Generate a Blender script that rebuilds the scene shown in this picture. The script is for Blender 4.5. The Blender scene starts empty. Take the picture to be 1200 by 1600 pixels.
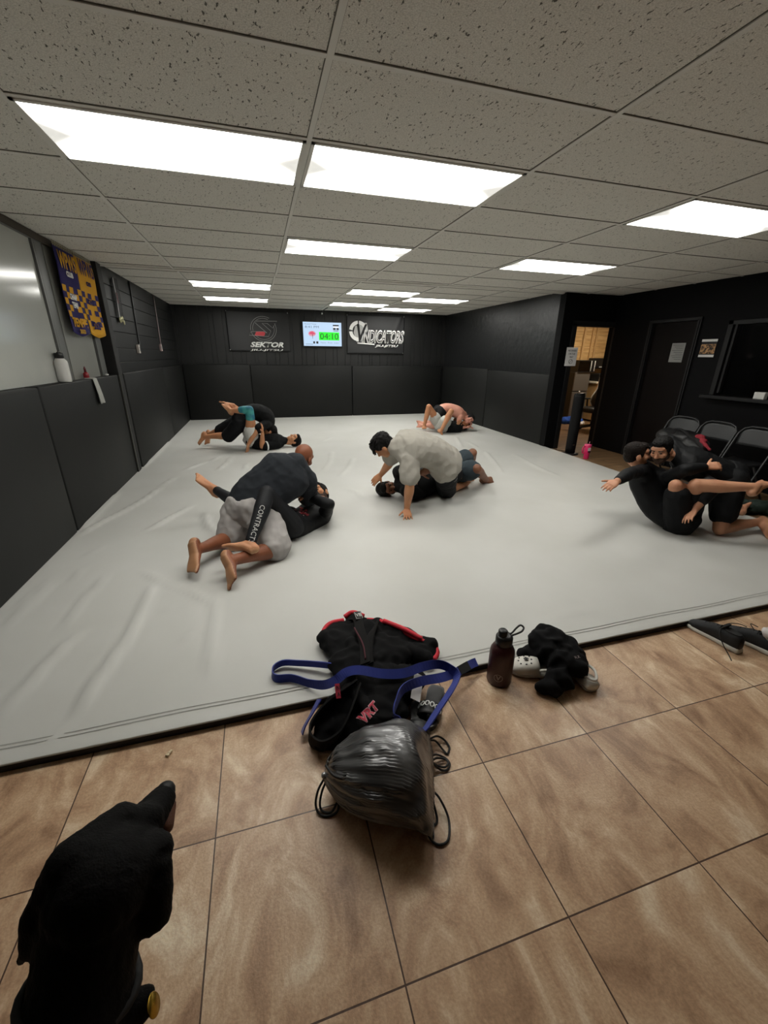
import bpy, bmesh, math, random
from mathutils import Vector, Matrix, noise
from mathutils.bvhtree import BVHTree
random.seed(7)
PI = math.pi
C = bpy.context.scene.collection
V = Vector

# ------------------------------------------------------------------ camera
cam_d = bpy.data.cameras.new('camera')
cam = bpy.data.objects.new('camera', cam_d); C.objects.link(cam)
cam_d.sensor_fit = 'VERTICAL'; cam_d.sensor_height = 36.0; cam_d.sensor_width = 27.0
cam_d.lens = 639.2 / 1600 * 36.0
cam_d.clip_start = 0.02
_r = V((0.96019527, -0.27913124, 0.01052559)); _u = V((0.09041518, 0.34623436, 0.93378095)); _f = V((0.26429175, 0.89566038, -0.3576903))
cam.matrix_world = Matrix(((_r.x, _u.x, -_f.x, 0), (_r.y, _u.y, -_f.y, 0), (_r.z, _u.z, -_f.z, 1.54), (0, 0, 0, 1)))
bpy.context.scene.camera = cam

# ------------------------------------------------------------------ world, exposure
w = bpy.data.worlds.new('world'); bpy.context.scene.world = w; w.use_nodes = True
w.node_tree.nodes['Background'].inputs[0].default_value = (0.05, 0.05, 0.055, 1)
w.node_tree.nodes['Background'].inputs[1].default_value = 0.1
vs = bpy.context.scene.view_settings
vs.view_transform = 'Standard'; vs.look = 'None'; vs.gamma = 1; vs.use_curve_mapping = False
vs.exposure = 0.0
LIGHT_STRENGTH = 13.8          # the fluorescent troffers
OFFICE_STRENGTH = 48.0         # the office ceiling light

# ------------------------------------------------------------------ materials
def lin(c):
    if isinstance(c, str):
        c = c.lstrip('#'); c = [int(c[i:i+2], 16) / 255 for i in (0, 2, 4)]
    return tuple((x / 12.92 if x <= 0.04045 else ((x + 0.055) / 1.055) ** 2.4) for x in c) + (1.0,)

def M(name, col, rough=0.6, metal=0.0, var=None, bump=None, spec=0.5, emit=None, alpha=None, coat=0.0, sheen=0.0, stretch=None, trans=0.0):
    """col base; var=(second colour, noise scale[, contrast]); bump=(scale, strength, distance)"""
    m = bpy.data.materials.new(name); m.use_nodes = True
    nt = m.node_tree; b = nt.nodes['Principled BSDF']
    b.inputs['Base Color'].default_value = lin(col); b.inputs['Roughness'].default_value = rough
    b.inputs['Metallic'].default_value = metal; b.inputs['Specular IOR Level'].default_value = spec
    b.inputs['Coat Weight'].default_value = coat; b.inputs['Sheen Weight'].default_value = sheen
    b.inputs['Transmission Weight'].default_value = trans
    tc = nt.nodes.new('ShaderNodeTexCoord'); src = tc.outputs['Object']
    if stretch:
        mp = nt.nodes.new('ShaderNodeMapping'); mp.inputs['Scale'].default_value = stretch
        nt.links.new(src, mp.inputs[0]); src = mp.outputs[0]
    if var:
        n = nt.nodes.new('ShaderNodeTexNoise'); n.inputs['Scale'].default_value = var[1]; n.inputs['Detail'].default_value = 6
        nt.links.new(src, n.inputs['Vector'])
        r = nt.nodes.new('ShaderNodeValToRGB'); k = var[2] if len(var) > 2 else 0.2
        r.color_ramp.elements[0].position = 0.5 - k; r.color_ramp.elements[1].position = 0.5 + k
        r.color_ramp.elements[0].color = lin(col); r.color_ramp.elements[1].color = lin(var[0])
        nt.links.new(n.outputs['Fac'], r.inputs[0]); nt.links.new(r.outputs[0], b.inputs['Base Color'])
    if bump:
        n = nt.nodes.new('ShaderNodeTexNoise'); n.inputs['Scale'].default_value = bump[0]; n.inputs['Detail'].default_value = 4
        nt.links.new(src, n.inputs['Vector'])
        bp = nt.nodes.new('ShaderNodeBump'); bp.inputs['Strength'].default_value = bump[1]; bp.inputs['Distance'].default_value = bump[2]
        nt.links.new(n.outputs['Fac'], bp.inputs['Height']); nt.links.new(bp.outputs[0], b.inputs['Normal'])
    if emit:
        b.inputs['Emission Color'].default_value = lin(emit[0]); b.inputs['Emission Strength'].default_value = emit[1]
    return m

# ------------------------------------------------------------------ tagging
def tag(o, label, cat, group=None):
    o['label'] = label; o['category'] = cat
    if group: o['group'] = group
    return o
def thing(name, label, cat, loc=(0, 0, 0), rz=0.0, group=None):
    o = bpy.data.objects.new(name, None); C.objects.link(o); o.empty_display_size = 0.05
    o.location = loc; o.rotation_euler = (0, 0, rz)
    return tag(o, label, cat, group)

# ------------------------------------------------------------------ mesh builder
class MB:
    def __init__(s): s.bm = bmesh.new()
    def quadgrid(s, fn, nu, nv, closeu=False):
        vs = [[s.bm.verts.new(fn(i / (nu if closeu else nu - 1), j / (nv - 1))) for i in range(nu)] for j in range(nv)]
        for j in range(nv - 1):
            for i in range(nu if closeu else nu - 1):
                i2 = (i + 1) % nu
                s.bm.faces.new((vs[j][i], vs[j][i2], vs[j + 1][i2], vs[j + 1][i]))
        return vs
    def box(s, lo, hi, mtx=None, bevel=0.0):
        x0, y0, z0 = lo; x1, y1, z1 = hi
        P = [(x0, y0, z0), (x1, y0, z0), (x1, y1, z0), (x0, y1, z0), (x0, y0, z1), (x1, y0, z1), (x1, y1, z1), (x0, y1, z1)]
        vv = [s.bm.verts.new((mtx @ V(p)) if mtx else p) for p in P]
        ff = [s.bm.faces.new([vv[i] for i in f]) for f in ((0, 3, 2, 1), (4, 5, 6, 7), (0, 1, 5, 4), (1, 2, 6, 5), (2, 3, 7, 6), (3, 0, 4, 7))]
        if bevel:
            es = list({e for f in ff for e in f.edges})
            bmesh.ops.bevel(s.bm, geom=es, offset=bevel, segments=2, profile=0.5, affect='EDGES')
        return s
    def cbox(s, c, size, mtx=None, bevel=0.0):
        h = [x / 2 for x in size]
        T = Matrix.Translation(V(c)) @ (mtx if mtx else Matrix())
        return s.box((-h[0], -h[1], -h[2]), (h[0], h[1], h[2]), T, bevel)
    def tube(s, pts, r, seg=8, closed=False, cap=True):
        pts = [V(p) for p in pts]; n = len(pts)
        rr = r if isinstance(r, (list, tuple)) else [r] * n
        rings = []; prev = None
        for i, p in enumerate(pts):
            if closed: t = pts[(i + 1) % n] - pts[i - 1]
            else: t = pts[min(i + 1, n - 1)] - pts[max(i - 1, 0)]
            t.normalize()
            if prev is None:
                a = V((0, 0, 1)) if abs(t.z) < 0.9 else V((1, 0, 0))
                x = t.cross(a).normalized()
            else:
                x = (prev - t * prev.dot(t)).normalized()
            prev = x; y = t.cross(x)
            rings.append([s.bm.verts.new(p + (x * math.cos(2 * PI * k / seg) + y * math.sin(2 * PI * k / seg)) * rr[i]) for k in range(seg)])
        m = n if closed else n - 1
        for i in range(m):
            A, B = rings[i], rings[(i + 1) % n]
            for k in range(seg): s.bm.faces.new((A[k], A[(k + 1) % seg], B[(k + 1) % seg], B[k]))
        if not closed and cap:
            s.bm.faces.new(rings[0][::-1]); s.bm.faces.new(rings[-1])
        return s
    def lathe(s, prof, c=(0, 0, 0), seg=24, mtx=None):
        T = Matrix.Translation(V(c)) @ (mtx if mtx else Matrix())
        rings = []
        for r, z in prof:
            rings.append([s.bm.verts.new(T @ V((max(r, 1e-5) * math.cos(2 * PI * k / seg), max(r, 1e-5) * math.sin(2 * PI * k / seg), z))) for k in range(seg)])
        for A, B in zip(rings, rings[1:]):
            for k in range(seg): s.bm.faces.new((A[k], A[(k + 1) % seg], B[(k + 1) % seg], B[k]))
        s.bm.faces.new(rings[0][::-1]); s.bm.faces.new(rings[-1])
        return s
    def loft(s, secs, seg=20, power=2.0):
        """secs: (centre, x vector, y vector) closed superellipse rings, capped"""
        rings = []
        for c, x, y in secs:
            c, x, y = V(c), V(x), V(y); R = []
            for k in range(seg):
                a = 2 * PI * k / seg; ca, sa = math.cos(a), math.sin(a); e = 2.0 / power
                R.append(s.bm.verts.new(c + x * math.copysign(abs(ca) ** e, ca) + y * math.copysign(abs(sa) ** e, sa)))
            rings.append(R)
        for A, B in zip(rings, rings[1:]):
            for k in range(seg): s.bm.faces.new((A[k], A[(k + 1) % seg], B[(k + 1) % seg], B[k]))
        s.bm.faces.new(rings[0][::-1]); s.bm.faces.new(rings[-1])
        return s
    def ell(s, c, ax, seg=16, rings=10, mtx=None):
        """ellipsoid: ax = three radii (with mtx rotation)"""
        T = Matrix.Translation(V(c)) @ (mtx.to_4x4() if mtx else Matrix())
        prof = [(math.sin(PI * j / rings), -math.cos(PI * j / rings)) for j in range(rings + 1)]
        R = []
        for j, (r, z) in enumerate(prof):
            if j in (0, rings): R.append([s.bm.verts.new(T @ V((0, 0, z * ax[2])))]); continue
            R.append([s.bm.verts.new(T @ V((r * math.cos(2 * PI * k / seg) * ax[0], r * math.sin(2 * PI * k / seg) * ax[1], z * ax[2]))) for k in range(seg)])
        for j in range(rings):
            A, B = R[j], R[j + 1]
            for k in range(seg):
                k2 = (k + 1) % seg
                if len(A) == 1: s.bm.faces.new((A[0], B[k2], B[k]))
                elif len(B) == 1: s.bm.faces.new((A[k], A[k2], B[0]))
                else: s.bm.faces.new((A[k], A[k2], B[k2], B[k]))
        return s
    def cap(s, a, b, ra, rb, seg=14):
        """tapered capsule"""
        a, b = V(a), V(b); d = b - a; L = d.length
        if L < 1e-6: return s.ell(a, (ra, ra, ra))
        d.normalize(); n = 4; pts = []; rr = []
        for j in range(n + 1):
            th = PI / 2 * (1 - j / n); pts.append(a - d * ra * math.sin(th)); rr.append(max(ra * math.cos(th), ra * 0.02))
        for j in range(n + 1):
            th = PI / 2 * j / n; pts.append(b + d * rb * math.sin(th)); rr.append(max(rb * math.cos(th), rb * 0.02))
        return s.tube(pts, rr, seg)
    def poly(s, pts, th=0.0, nrm=None):
        """flat polygon, extruded by th along nrm"""
        pts = [V(p) for p in pts]
        if not th:
            s.bm.faces.new([s.bm.verts.new(p) for p in pts]); return s
        n = V(nrm).normalized() * th
        A = [s.bm.verts.new(p) for p in pts]; B = [s.bm.verts.new(p + n) for p in pts]; k = len(pts)
        s.bm.faces.new(A[::-1]); s.bm.faces.new(B)
        for i in range(k): s.bm.faces.new((A[i], A[(i + 1) % k], B[(i + 1) % k], B[i]))
        return s
    def ribbon(s, pts, wid, th=0.004):
        """strip through pts (centre), wid = width vectors per point (full width)"""
        n = len(pts); pts = [V(p) for p in pts]; wid = [V(x) for x in wid]; rings = []
        for i in range(n):
            t = (pts[min(i + 1, n - 1)] - pts[max(i - 1, 0)]).normalized(); w_ = wid[i] / 2; nn = t.cross(w_).normalized() * th / 2
            rings.append([s.bm.verts.new(pts[i] + a * w_ + b * nn) for a, b in ((-1, -1), (1, -1), (1, 1), (-1, 1))])
        for A, B in zip(rings, rings[1:]):
            for k in range(4): s.bm.faces.new((A[k], A[(k + 1) % 4], B[(k + 1) % 4], B[k]))
        s.bm.faces.new(rings[0][::-1]); s.bm.faces.new(rings[-1])
        return s
    def build(s, name, mat, parent=None, smooth=False, kind=None, fix=True):
        me = bpy.data.meshes.new(name)
        if fix: bmesh.ops.recalc_face_normals(s.bm, faces=s.bm.faces[:])
        s.bm.to_mesh(me); s.bm.free()
        if isinstance(mat, (list, tuple)):
            for x in mat: me.materials.append(x)
        else: me.materials.append(mat)
        if smooth:
            for p in me.polygons: p.use_smooth = True
        o = bpy.data.objects.new(name, me); C.objects.link(o)
        if parent: o.parent = parent
        if kind: o['kind'] = kind
        return o

def catmull(pts, n):
    """smooth curve through pts, n samples per span"""
    P = [V(p) for p in pts]; P = [P[0] * 2 - P[1]] + P + [P[-1] * 2 - P[-2]]; out = []
    for i in range(1, len(P) - 2):
        a, b, c, d = P[i - 1], P[i], P[i + 1], P[i + 2]
        for k in range(n):
            t = k / n
            out.append(0.5 * ((2 * b) + (c - a) * t + (2 * a - 5 * b + 4 * c - d) * t * t + (3 * b - a - 3 * c + d) * t ** 3))
    out.append(P[-2]); return out

def bake(o):
    """apply the modifiers of o into its mesh"""
    dg = bpy.context.evaluated_depsgraph_get(); dg.update()
    me = bpy.data.meshes.new_from_object(o.evaluated_get(dg))
    old = o.data; o.modifiers.clear(); o.data = me; bpy.data.meshes.remove(old)
    return o

def blob(mb, name, mat, parent, voxel, smooth=4, wrinkle=None, factor=0.5):
    """grow one continuous skin over all closed shapes in mb"""
    o = mb.build(name, mat, parent)
    r = o.modifiers.new('r', 'REMESH'); r.mode = 'VOXEL'; r.voxel_size = voxel
    if smooth:
        sm = o.modifiers.new('s', 'SMOOTH'); sm.factor = factor; sm.iterations = smooth
    bake(o)
    me = o.data
    if wrinkle:
        amp, sc, st = wrinkle            # height, scale, stretch vector
        nr = [v.normal.copy() for v in me.vertices]
        for v, n in zip(me.vertices, nr):
            p = V((v.co.x * st[0], v.co.y * st[1], v.co.z * st[2])) * sc
            h = (1 - abs(noise.noise(p)) * 2.2) * 0.6 + noise.noise(p * 2.3) * 0.4
            v.co += n * (h * amp)
    for p in me.polygons: p.use_smooth = True
    return o

def text_mesh(txt, size=1.0, bold=0.0, shear=0.0, align='CENTER', res=3, space=1.0):
    cu = bpy.data.curves.new('lettering', 'FONT'); cu.body = txt; cu.size = size; cu.offset = bold; cu.shear = shear
    cu.align_x = align; cu.align_y = 'CENTER'; cu.resolution_u = res; cu.space_character = space; cu.fill_mode = 'FRONT'
    t = bpy.data.objects.new('lettering', cu); C.objects.link(t)
    dg = bpy.context.evaluated_depsgraph_get(); dg.update()
    me = bpy.data.meshes.new_from_object(t.evaluated_get(dg)); bpy.data.objects.remove(t); bpy.data.curves.remove(cu)
    return me

def text(txt, mat, parent, c, x, y, size, bold=0.0, shear=0.0, width=None, name='lettering', align='CENTER', lift=0.002, space=1.0, th=0.0015):
    """flat lettering at c along unit vectors x (reading) and y (up); local to parent"""
    me = text_mesh(txt, size, bold, shear, align, space=space)
    x, y = V(x).normalized(), V(y).normalized(); n = x.cross(y); c = V(c)
    ys = [v.co.y for v in me.vertices] or [0]; my = (max(ys) + min(ys)) / 2
    for v in me.vertices: v.co.y -= my
    xs = [v.co.x for v in me.vertices] or [0]; sx = 1.0
    if width: sx = width / (max(xs) - min(xs))
    for v in me.vertices: v.co = c + x * v.co.x * sx + y * v.co.y + n * lift
    me.materials.clear(); me.materials.append(mat); me.name = name
    o = bpy.data.objects.new(name, me); C.objects.link(o)
    if parent: o.parent = parent
    if th:
        s_ = o.modifiers.new('t', 'SOLIDIFY'); s_.thickness = th; s_.offset = 1
    return o

def decal(me, target, c, x, y, mat, parent, name, lift=0.002):
    """lay a flat mesh on the curved surface of target (all in world coordinates)"""
    x, y = V(x).normalized(), V(y).normalized(); n = x.cross(y).normalized(); c = V(c)
    bm = bmesh.new(); bm.from_mesh(me)
    bmesh.ops.triangulate(bm, faces=bm.faces[:])
    for _ in range(2):
        L = [e for e in bm.edges if e.calc_length() > 0.012]
        if L: bmesh.ops.subdivide_edges(bm, edges=L, cuts=1)
    mw = target.matrix_world; inv = mw.inverted()
    bt = BVHTree.FromObject(target, bpy.context.evaluated_depsgraph_get())
    for v in bm.verts:
        p = c + x * v.co.x + y * v.co.y
        o_ = inv @ (p + n * 0.15); d_ = (inv.to_3x3() @ -n).normalized()
        h = bt.ray_cast(o_, d_, 0.4)
        if h[0] is not None: v.co = mw @ (h[0] + h[1] * lift)
        else: v.co = p
    bm.to_mesh(me); bm.free(); me.materials.clear(); me.materials.append(mat)
    o = bpy.data.objects.new(name, me); C.objects.link(o)
    if parent: o.parent = parent; o.matrix_parent_inverse = parent.matrix_world.inverted()
    return o
def rotz(a): return Matrix.Rotation(a, 4, 'Z')

# ================================================================== MATERIALS
def ceiling_mat():
    m = M('ceiling_tile', '#b3b0a8', 0.9, spec=0.1)
    nt = m.node_tree; b = nt.nodes['Principled BSDF']; tc = nt.nodes.new('ShaderNodeTexCoord')
    mp = nt.nodes.new('ShaderNodeMapping'); mp.inputs['Scale'].default_value = (1.0, 0.42, 1)
    mp.inputs['Rotation'].default_value = (0, 0, 0.25)
    nt.links.new(tc.outputs['Object'], mp.inputs[0])
    n1 = nt.nodes.new('ShaderNodeTexNoise'); n1.inputs['Scale'].default_value = 108; n1.inputs['Detail'].default_value = 2
    nt.links.new(mp.outputs[0], n1.inputs['Vector'])
    r1 = nt.nodes.new('ShaderNodeValToRGB'); r1.color_ramp.elements[0].position = 0.645; r1.color_ramp.elements[1].position = 0.69
    nt.links.new(n1.outputs['Fac'], r1.inputs[0])
    n2 = nt.nodes.new('ShaderNodeTexNoise'); n2.inputs['Scale'].default_value = 210; n2.inputs['Detail'].default_value = 3
    nt.links.new(tc.outputs['Object'], n2.inputs['Vector'])
    r2 = nt.nodes.new('ShaderNodeValToRGB'); r2.color_ramp.elements[0].position = 0.30; r2.color_ramp.elements[1].position = 0.62
    r2.color_ramp.elements[0].color = lin('#bbb8b0'); r2.color_ramp.elements[1].color = lin('#dedbd3')
    nt.links.new(n2.outputs['Fac'], r2.inputs[0])
    mx = nt.nodes.new('ShaderNodeMix'); mx.data_type = 'RGBA'
    nt.links.new(r1.outputs[0], mx.inputs[0]); nt.links.new(r2.outputs[0], mx.inputs[6]); mx.inputs[7].default_value = lin('#6a6862')
    nt.links.new(mx.outputs[2], b.inputs['Base Color'])
    bp = nt.nodes.new('ShaderNodeBump'); bp.inputs['Strength'].default_value = 0.6; bp.inputs['Distance'].default_value = 0.004; bp.invert = True
    nt.links.new(r1.outputs[0], bp.inputs['Height']); nt.links.new(bp.outputs[0], b.inputs['Normal'])
    return m
def tile_mat():
    m = M('floor_tile', '#8a6f57', 0.38, spec=0.4)
    nt = m.node_tree; b = nt.nodes['Principled BSDF']; tc = nt.nodes.new('ShaderNodeTexCoord')
    mp = nt.nodes.new('ShaderNodeMapping'); mp.inputs['Location'].default_value = (0.283 + 0.508 * 20 , -1.0225 + 0.508 * 20, 0)
    nt.links.new(tc.outputs['Object'], mp.inputs[0])
    br = nt.nodes.new('ShaderNodeTexBrick'); br.offset = 0; br.squash = 1; br.inputs['Scale'].default_value = 1
    br.inputs['Brick Width'].default_value = 0.508; br.inputs['Row Height'].default_value = 0.508
    br.inputs['Mortar Size'].default_value = 0.0024; br.inputs['Mortar Smooth'].default_value = 0.1; br.inputs['Bias'].default_value = 0
    br.inputs['Color1'].default_value = (0, 0, 0, 1); br.inputs['Color2'].default_value = (1, 1, 1, 1); br.inputs['Mortar'].default_value = (0.5, 0.5, 0.5, 1)
    nt.links.new(mp.outputs[0], br.inputs['Vector'])
    # each tile gets its own slice of the stone noise
    sep = nt.nodes.new('ShaderNodeMath'); sep.operation = 'MULTIPLY'; sep.inputs[1].default_value = 37.0
    nt.links.new(br.outputs['Color'], sep.inputs[0])
    n1 = nt.nodes.new('ShaderNodeTexNoise'); n1.noise_dimensions = '4D'; n1.inputs['Scale'].default_value = 3.4; n1.inputs['Detail'].default_value = 9; n1.inputs['Roughness'].default_value = 0.62; n1.inputs['Distortion'].default_value = 1.7
    rot = nt.nodes.new('ShaderNodeMapping'); rot.inputs['Rotation'].default_value = (0, 0, 0.7); rot.inputs['Scale'].default_value = (1.35, 0.8, 1)
    nt.links.new(tc.outputs['Object'], rot.inputs[0]); nt.links.new(rot.outputs[0], n1.inputs['Vector']); nt.links.new(sep.outputs[0], n1.inputs['W'])
    r1 = nt.nodes.new('ShaderNodeValToRGB'); e = r1.color_ramp.elements
    e[0].position = 0.33; e[0].color = lin('#967459'); e[1].position = 0.70; e[1].color = lin('#ecdabe')
    q = e.new(0.46); q.color = lin('#b99778'); q = e.new(0.56); q.color = lin('#caab8b')
    nt.links.new(n1.outputs['Fac'], r1.inputs[0])
    n2 = nt.nodes.new('ShaderNodeTexNoise'); n2.inputs['Scale'].default_value = 130; n2.inputs['Detail'].default_value = 5
    nt.links.new(tc.outputs['Object'], n2.inputs['Vector'])
    mu = nt.nodes.new('ShaderNodeMix'); mu.data_type = 'RGBA'; mu.blend_type = 'OVERLAY'; mu.inputs[0].default_value = 0.35
    nt.links.new(r1.outputs[0], mu.inputs[6]); nt.links.new(n2.outputs['Fac'], mu.inputs[7])
    mx = nt.nodes.new('ShaderNodeMix'); mx.data_type = 'RGBA'
    nt.links.new(br.outputs['Fac'], mx.inputs[0]); nt.links.new(mu.outputs[2], mx.inputs[6]); mx.inputs[7].default_value = lin('#4a3426')
    nt.links.new(mx.outputs[2], b.inputs['Base Color'])
    ad = nt.nodes.new('ShaderNodeMath'); ad.operation = 'SUBTRACT'
    nt.links.new(n2.outputs['Fac'], ad.inputs[0]); nt.links.new(br.outputs['Fac'], ad.inputs[1])
    bp = nt.nodes.new('ShaderNodeBump'); bp.inputs['Strength'].default_value = 0.35; bp.inputs['Distance'].default_value = 0.0025
    nt.links.new(ad.outputs[0], bp.inputs['Height']); nt.links.new(bp.outputs[0], b.inputs['Normal'])
    return m
def plank_mat(name, c1, c2, c3, width, length, rough=0.45, vert=False, gap='#2a1c10'):
    m = M(name, c1, rough, spec=0.35); nt = m.node_tree; b = nt.nodes['Principled BSDF']; tc = nt.nodes.new('ShaderNodeTexCoord')
    mp = nt.nodes.new('ShaderNodeMapping'); mp.inputs['Location'].default_value = (20, 20, 20)
    if vert: mp.inputs['Rotation'].default_value = (PI / 2, 0, 0)
    nt.links.new(tc.outputs['Object'], mp.inputs[0])
    br = nt.nodes.new('ShaderNodeTexBrick'); br.offset = 0.37; br.inputs['Scale'].default_value = 1
    br.inputs['Brick Width'].default_value = length; br.inputs['Row Height'].default_value = width; br.inputs['Mortar Size'].default_value = 0.0022
    br.inputs['Color1'].default_value = (0, 0, 0, 1); br.inputs['Color2'].default_value = (1, 1, 1, 1); br.inputs['Mortar'].default_value = (0.5, 0.5, 0.5, 1)
    nt.links.new(mp.outputs[0], br.inputs['Vector'])
    st = nt.nodes.new('ShaderNodeMapping'); st.inputs['Scale'].default_value = (1.5, 14, 14)
    nt.links.new(mp.outputs[0], st.inputs[0])
    ml = nt.nodes.new('ShaderNodeMath'); ml.operation = 'MULTIPLY'; ml.inputs[1].default_value = 23
    nt.links.new(br.outputs['Color'], ml.inputs[0])
    n = nt.nodes.new('ShaderNodeTexNoise'); n.noise_dimensions = '4D'; n.inputs['Scale'].default_value = 1.6; n.inputs['Detail'].default_value = 6; n.inputs['Distortion'].default_value = 0.6
    nt.links.new(st.outputs[0], n.inputs['Vector']); nt.links.new(ml.outputs[0], n.inputs['W'])
    r = nt.nodes.new('ShaderNodeValToRGB'); e = r.color_ramp.elements
    e[0].position = 0.3; e[0].color = lin(c1); e[1].position = 0.7; e[1].color = lin(c3); q = e.new(0.5); q.color = lin(c2)
    nt.links.new(n.outputs['Fac'], r.inputs[0])
    mx = nt.nodes.new('ShaderNodeMix'); mx.data_type = 'RGBA'
    nt.links.new(br.outputs['Fac'], mx.inputs[0]); nt.links.new(r.outputs[0], mx.inputs[6]); mx.inputs[7].default_value = lin(gap)
    nt.links.new(mx.outputs[2], b.inputs['Base Color'])
    return m
def diffuser_mat():
    m = bpy.data.materials.new('diffuser'); m.use_nodes = True; nt = m.node_tree; b = nt.nodes['Principled BSDF']
    b.inputs['Base Color'].default_value = lin('#e8eae6'); b.inputs['Roughness'].default_value = 0.5
    b.inputs['Emission Color'].default_value = lin('#fffdf6')
    # two tubes end short of the lens, so the lens glows less at its two ends
    tc = nt.nodes.new('ShaderNodeTexCoord'); sp = nt.nodes.new('ShaderNodeSeparateXYZ'); nt.links.new(tc.outputs['Object'], sp.inputs[0])
    ab = nt.nodes.new('ShaderNodeMath'); ab.operation = 'ABSOLUTE'; nt.links.new(sp.outputs['X'], ab.inputs[0])
    ay = nt.nodes.new('ShaderNodeMath'); ay.operation = 'ABSOLUTE'; nt.links.new(sp.outputs['Y'], ay.inputs[0])
    s1 = nt.nodes.new('ShaderNodeMath'); s1.operation = 'MULTIPLY_ADD'; s1.inputs[1].default_value = 1.15
    nt.links.new(ay.outputs[0], s1.inputs[2]); s1.inputs[1].default_value = 1.0
    # glow falls where |x| large and |y| small
    sub = nt.nodes.new('ShaderNodeMath'); sub.operation = 'SUBTRACT'; nt.links.new(ab.outputs[0], sub.inputs[0]); nt.links.new(ay.outputs[0], sub.inputs[1])
    mr = nt.nodes.new('ShaderNodeMapRange'); mr.inputs['From Min'].default_value = 0.22; mr.inputs['From Max'].default_value = 0.50
    mr.inputs['To Min'].default_value = LIGHT_STRENGTH; mr.inputs['To Max'].default_value = 0.62; mr.interpolation_type = 'SMOOTHSTEP'
    nt.links.new(sub.outputs[0], mr.inputs[0]); nt.links.new(mr.outputs[0], b.inputs['Emission Strength'])
    return m
m_ceil = ceiling_mat(); m_tile = tile_mat(); m_diff = diffuser_mat()
m_tbar = M('ceiling_bar', '#d2d0c9', 0.6)
m_black = M('black_paint', '#08080a', 0.6, bump=(60, 0.15, 0.002), spec=0.12)
m_blackgloss = M('black_gloss_paint', '#161718', 0.36, bump=(9, 0.5, 0.012), spec=0.5)
m_pad = M('black_vinyl_pad', '#171817', 0.55, var=('#131413', 3), bump=(400, 0.12, 0.001), spec=0.25)
m_padtop = M('worn_pad_edge', '#4a4a46', 0.7, var=('#8a8880', 25, 0.08))
m_groove = M('black_panelling', '#141515', 0.5, var=('#101111', 5), spec=0.45)
m_mat = M('grey_vinyl', '#c3c3bf', 0.5, var=('#bbbbb6', 1.5), bump=(700, 0.08, 0.0008), spec=0.35)
m_foam = M('black_foam_edge', '#101010', 0.75)
m_wood_floor = plank_mat('wood_plank_floor', '#5d4630', '#7d6246', '#957a5c', 0.15, 1.2)
m_pine = plank_mat('pine_boards', '#a58458', '#bf9d6a', '#d4b585', 0.14, 2.4, 0.5, True, '#4a3820')
m_pinetrim = M('pine_trim', '#c7a676', 0.5, var=('#ab8858', 6), stretch=(8, 8, 1))
m_dkbrown = M('dark_brown_door', '#0d0605', 0.5, spec=0.15, var=('#080403', 4), stretch=(10, 10, 1))
m_blacktrim = M('black_trim', '#161617', 0.45, spec=0.3)
m_board = M('whiteboard', '#b4b6b0', 0.13, var=('#a8aaa5', 1.2), spec=0.5)
m_alu = M('grey_frame', '#6a6b69', 0.45, metal=0.3)
m_glassdk = M('dark_glass', '#030303', 0.06, spec=0.6)
m_white = M('white_plastic', '#d8d8d4', 0.4)
m_paper = M('white_paper', '#d9d7d6', 0.8)
m_papergrey = M('grey_paper', '#8e8e8c', 0.8)
m_ink = M('black_ink', '#1a1a1c', 0.7)
m_metaldk = M('dark_grey_metal', '#3a3b3c', 0.4, metal=0.6)
m_blkplastic = M('black_plastic', '#121213', 0.42)
m_chrome = M('bright_metal', '#b5b5b5', 0.25, metal=1.0)
m_lettering = M('white_print', '#e6e6e4', 0.6)

# ================================================================== SETTING
CE, CB = 2.50, 2.53            # ceiling heights, front and rear section
XL, XR, YB, YJ = -1.67, 4.80, 10.85, 6.20
def struct(mb, name, mat, smooth=False): return mb.build(name, mat, None, smooth, 'structure')

struct(MB().box((-1.9, -3.2, -0.06), (6.2, 1.515, 0.0)), 'floor', m_tile)
struct(MB().box((-1.9, 1.515, -0.06), (4.55, 11.1, 0.0)), 'floor_subfloor', m_foam)
struct(MB().box((4.55, 1.515, -0.06), (10.2, 11.1, 0.0)), 'floor_wood', m_wood_floor)
# ceiling: front section, the sagging fold, rear section
mb = MB(); mb.box((-1.9, -3.2, CE + 0.004), (6.2, 6.25, CE + 0.06)); struct(mb, 'ceiling', m_ceil)
mb = MB(); mb.box((-1.9, 6.31, CB + 0.004), (4.95, 11.1, CB + 0.06)); struct(mb, 'ceiling_rear', m_ceil)
mb = MB()
mb.loft([((x, 6.28, 2.505 + 0.006 * math.sin(x * 2.1)), (0, 0.055, 0), (0, 0, 0.016)) for x in [-1.9 + k * 0.3 for k in range(23)] + [4.83]], 12)
struct(mb, 'trim_1', M('painted_joint', '#c9c6be', 0.8), True)
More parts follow.
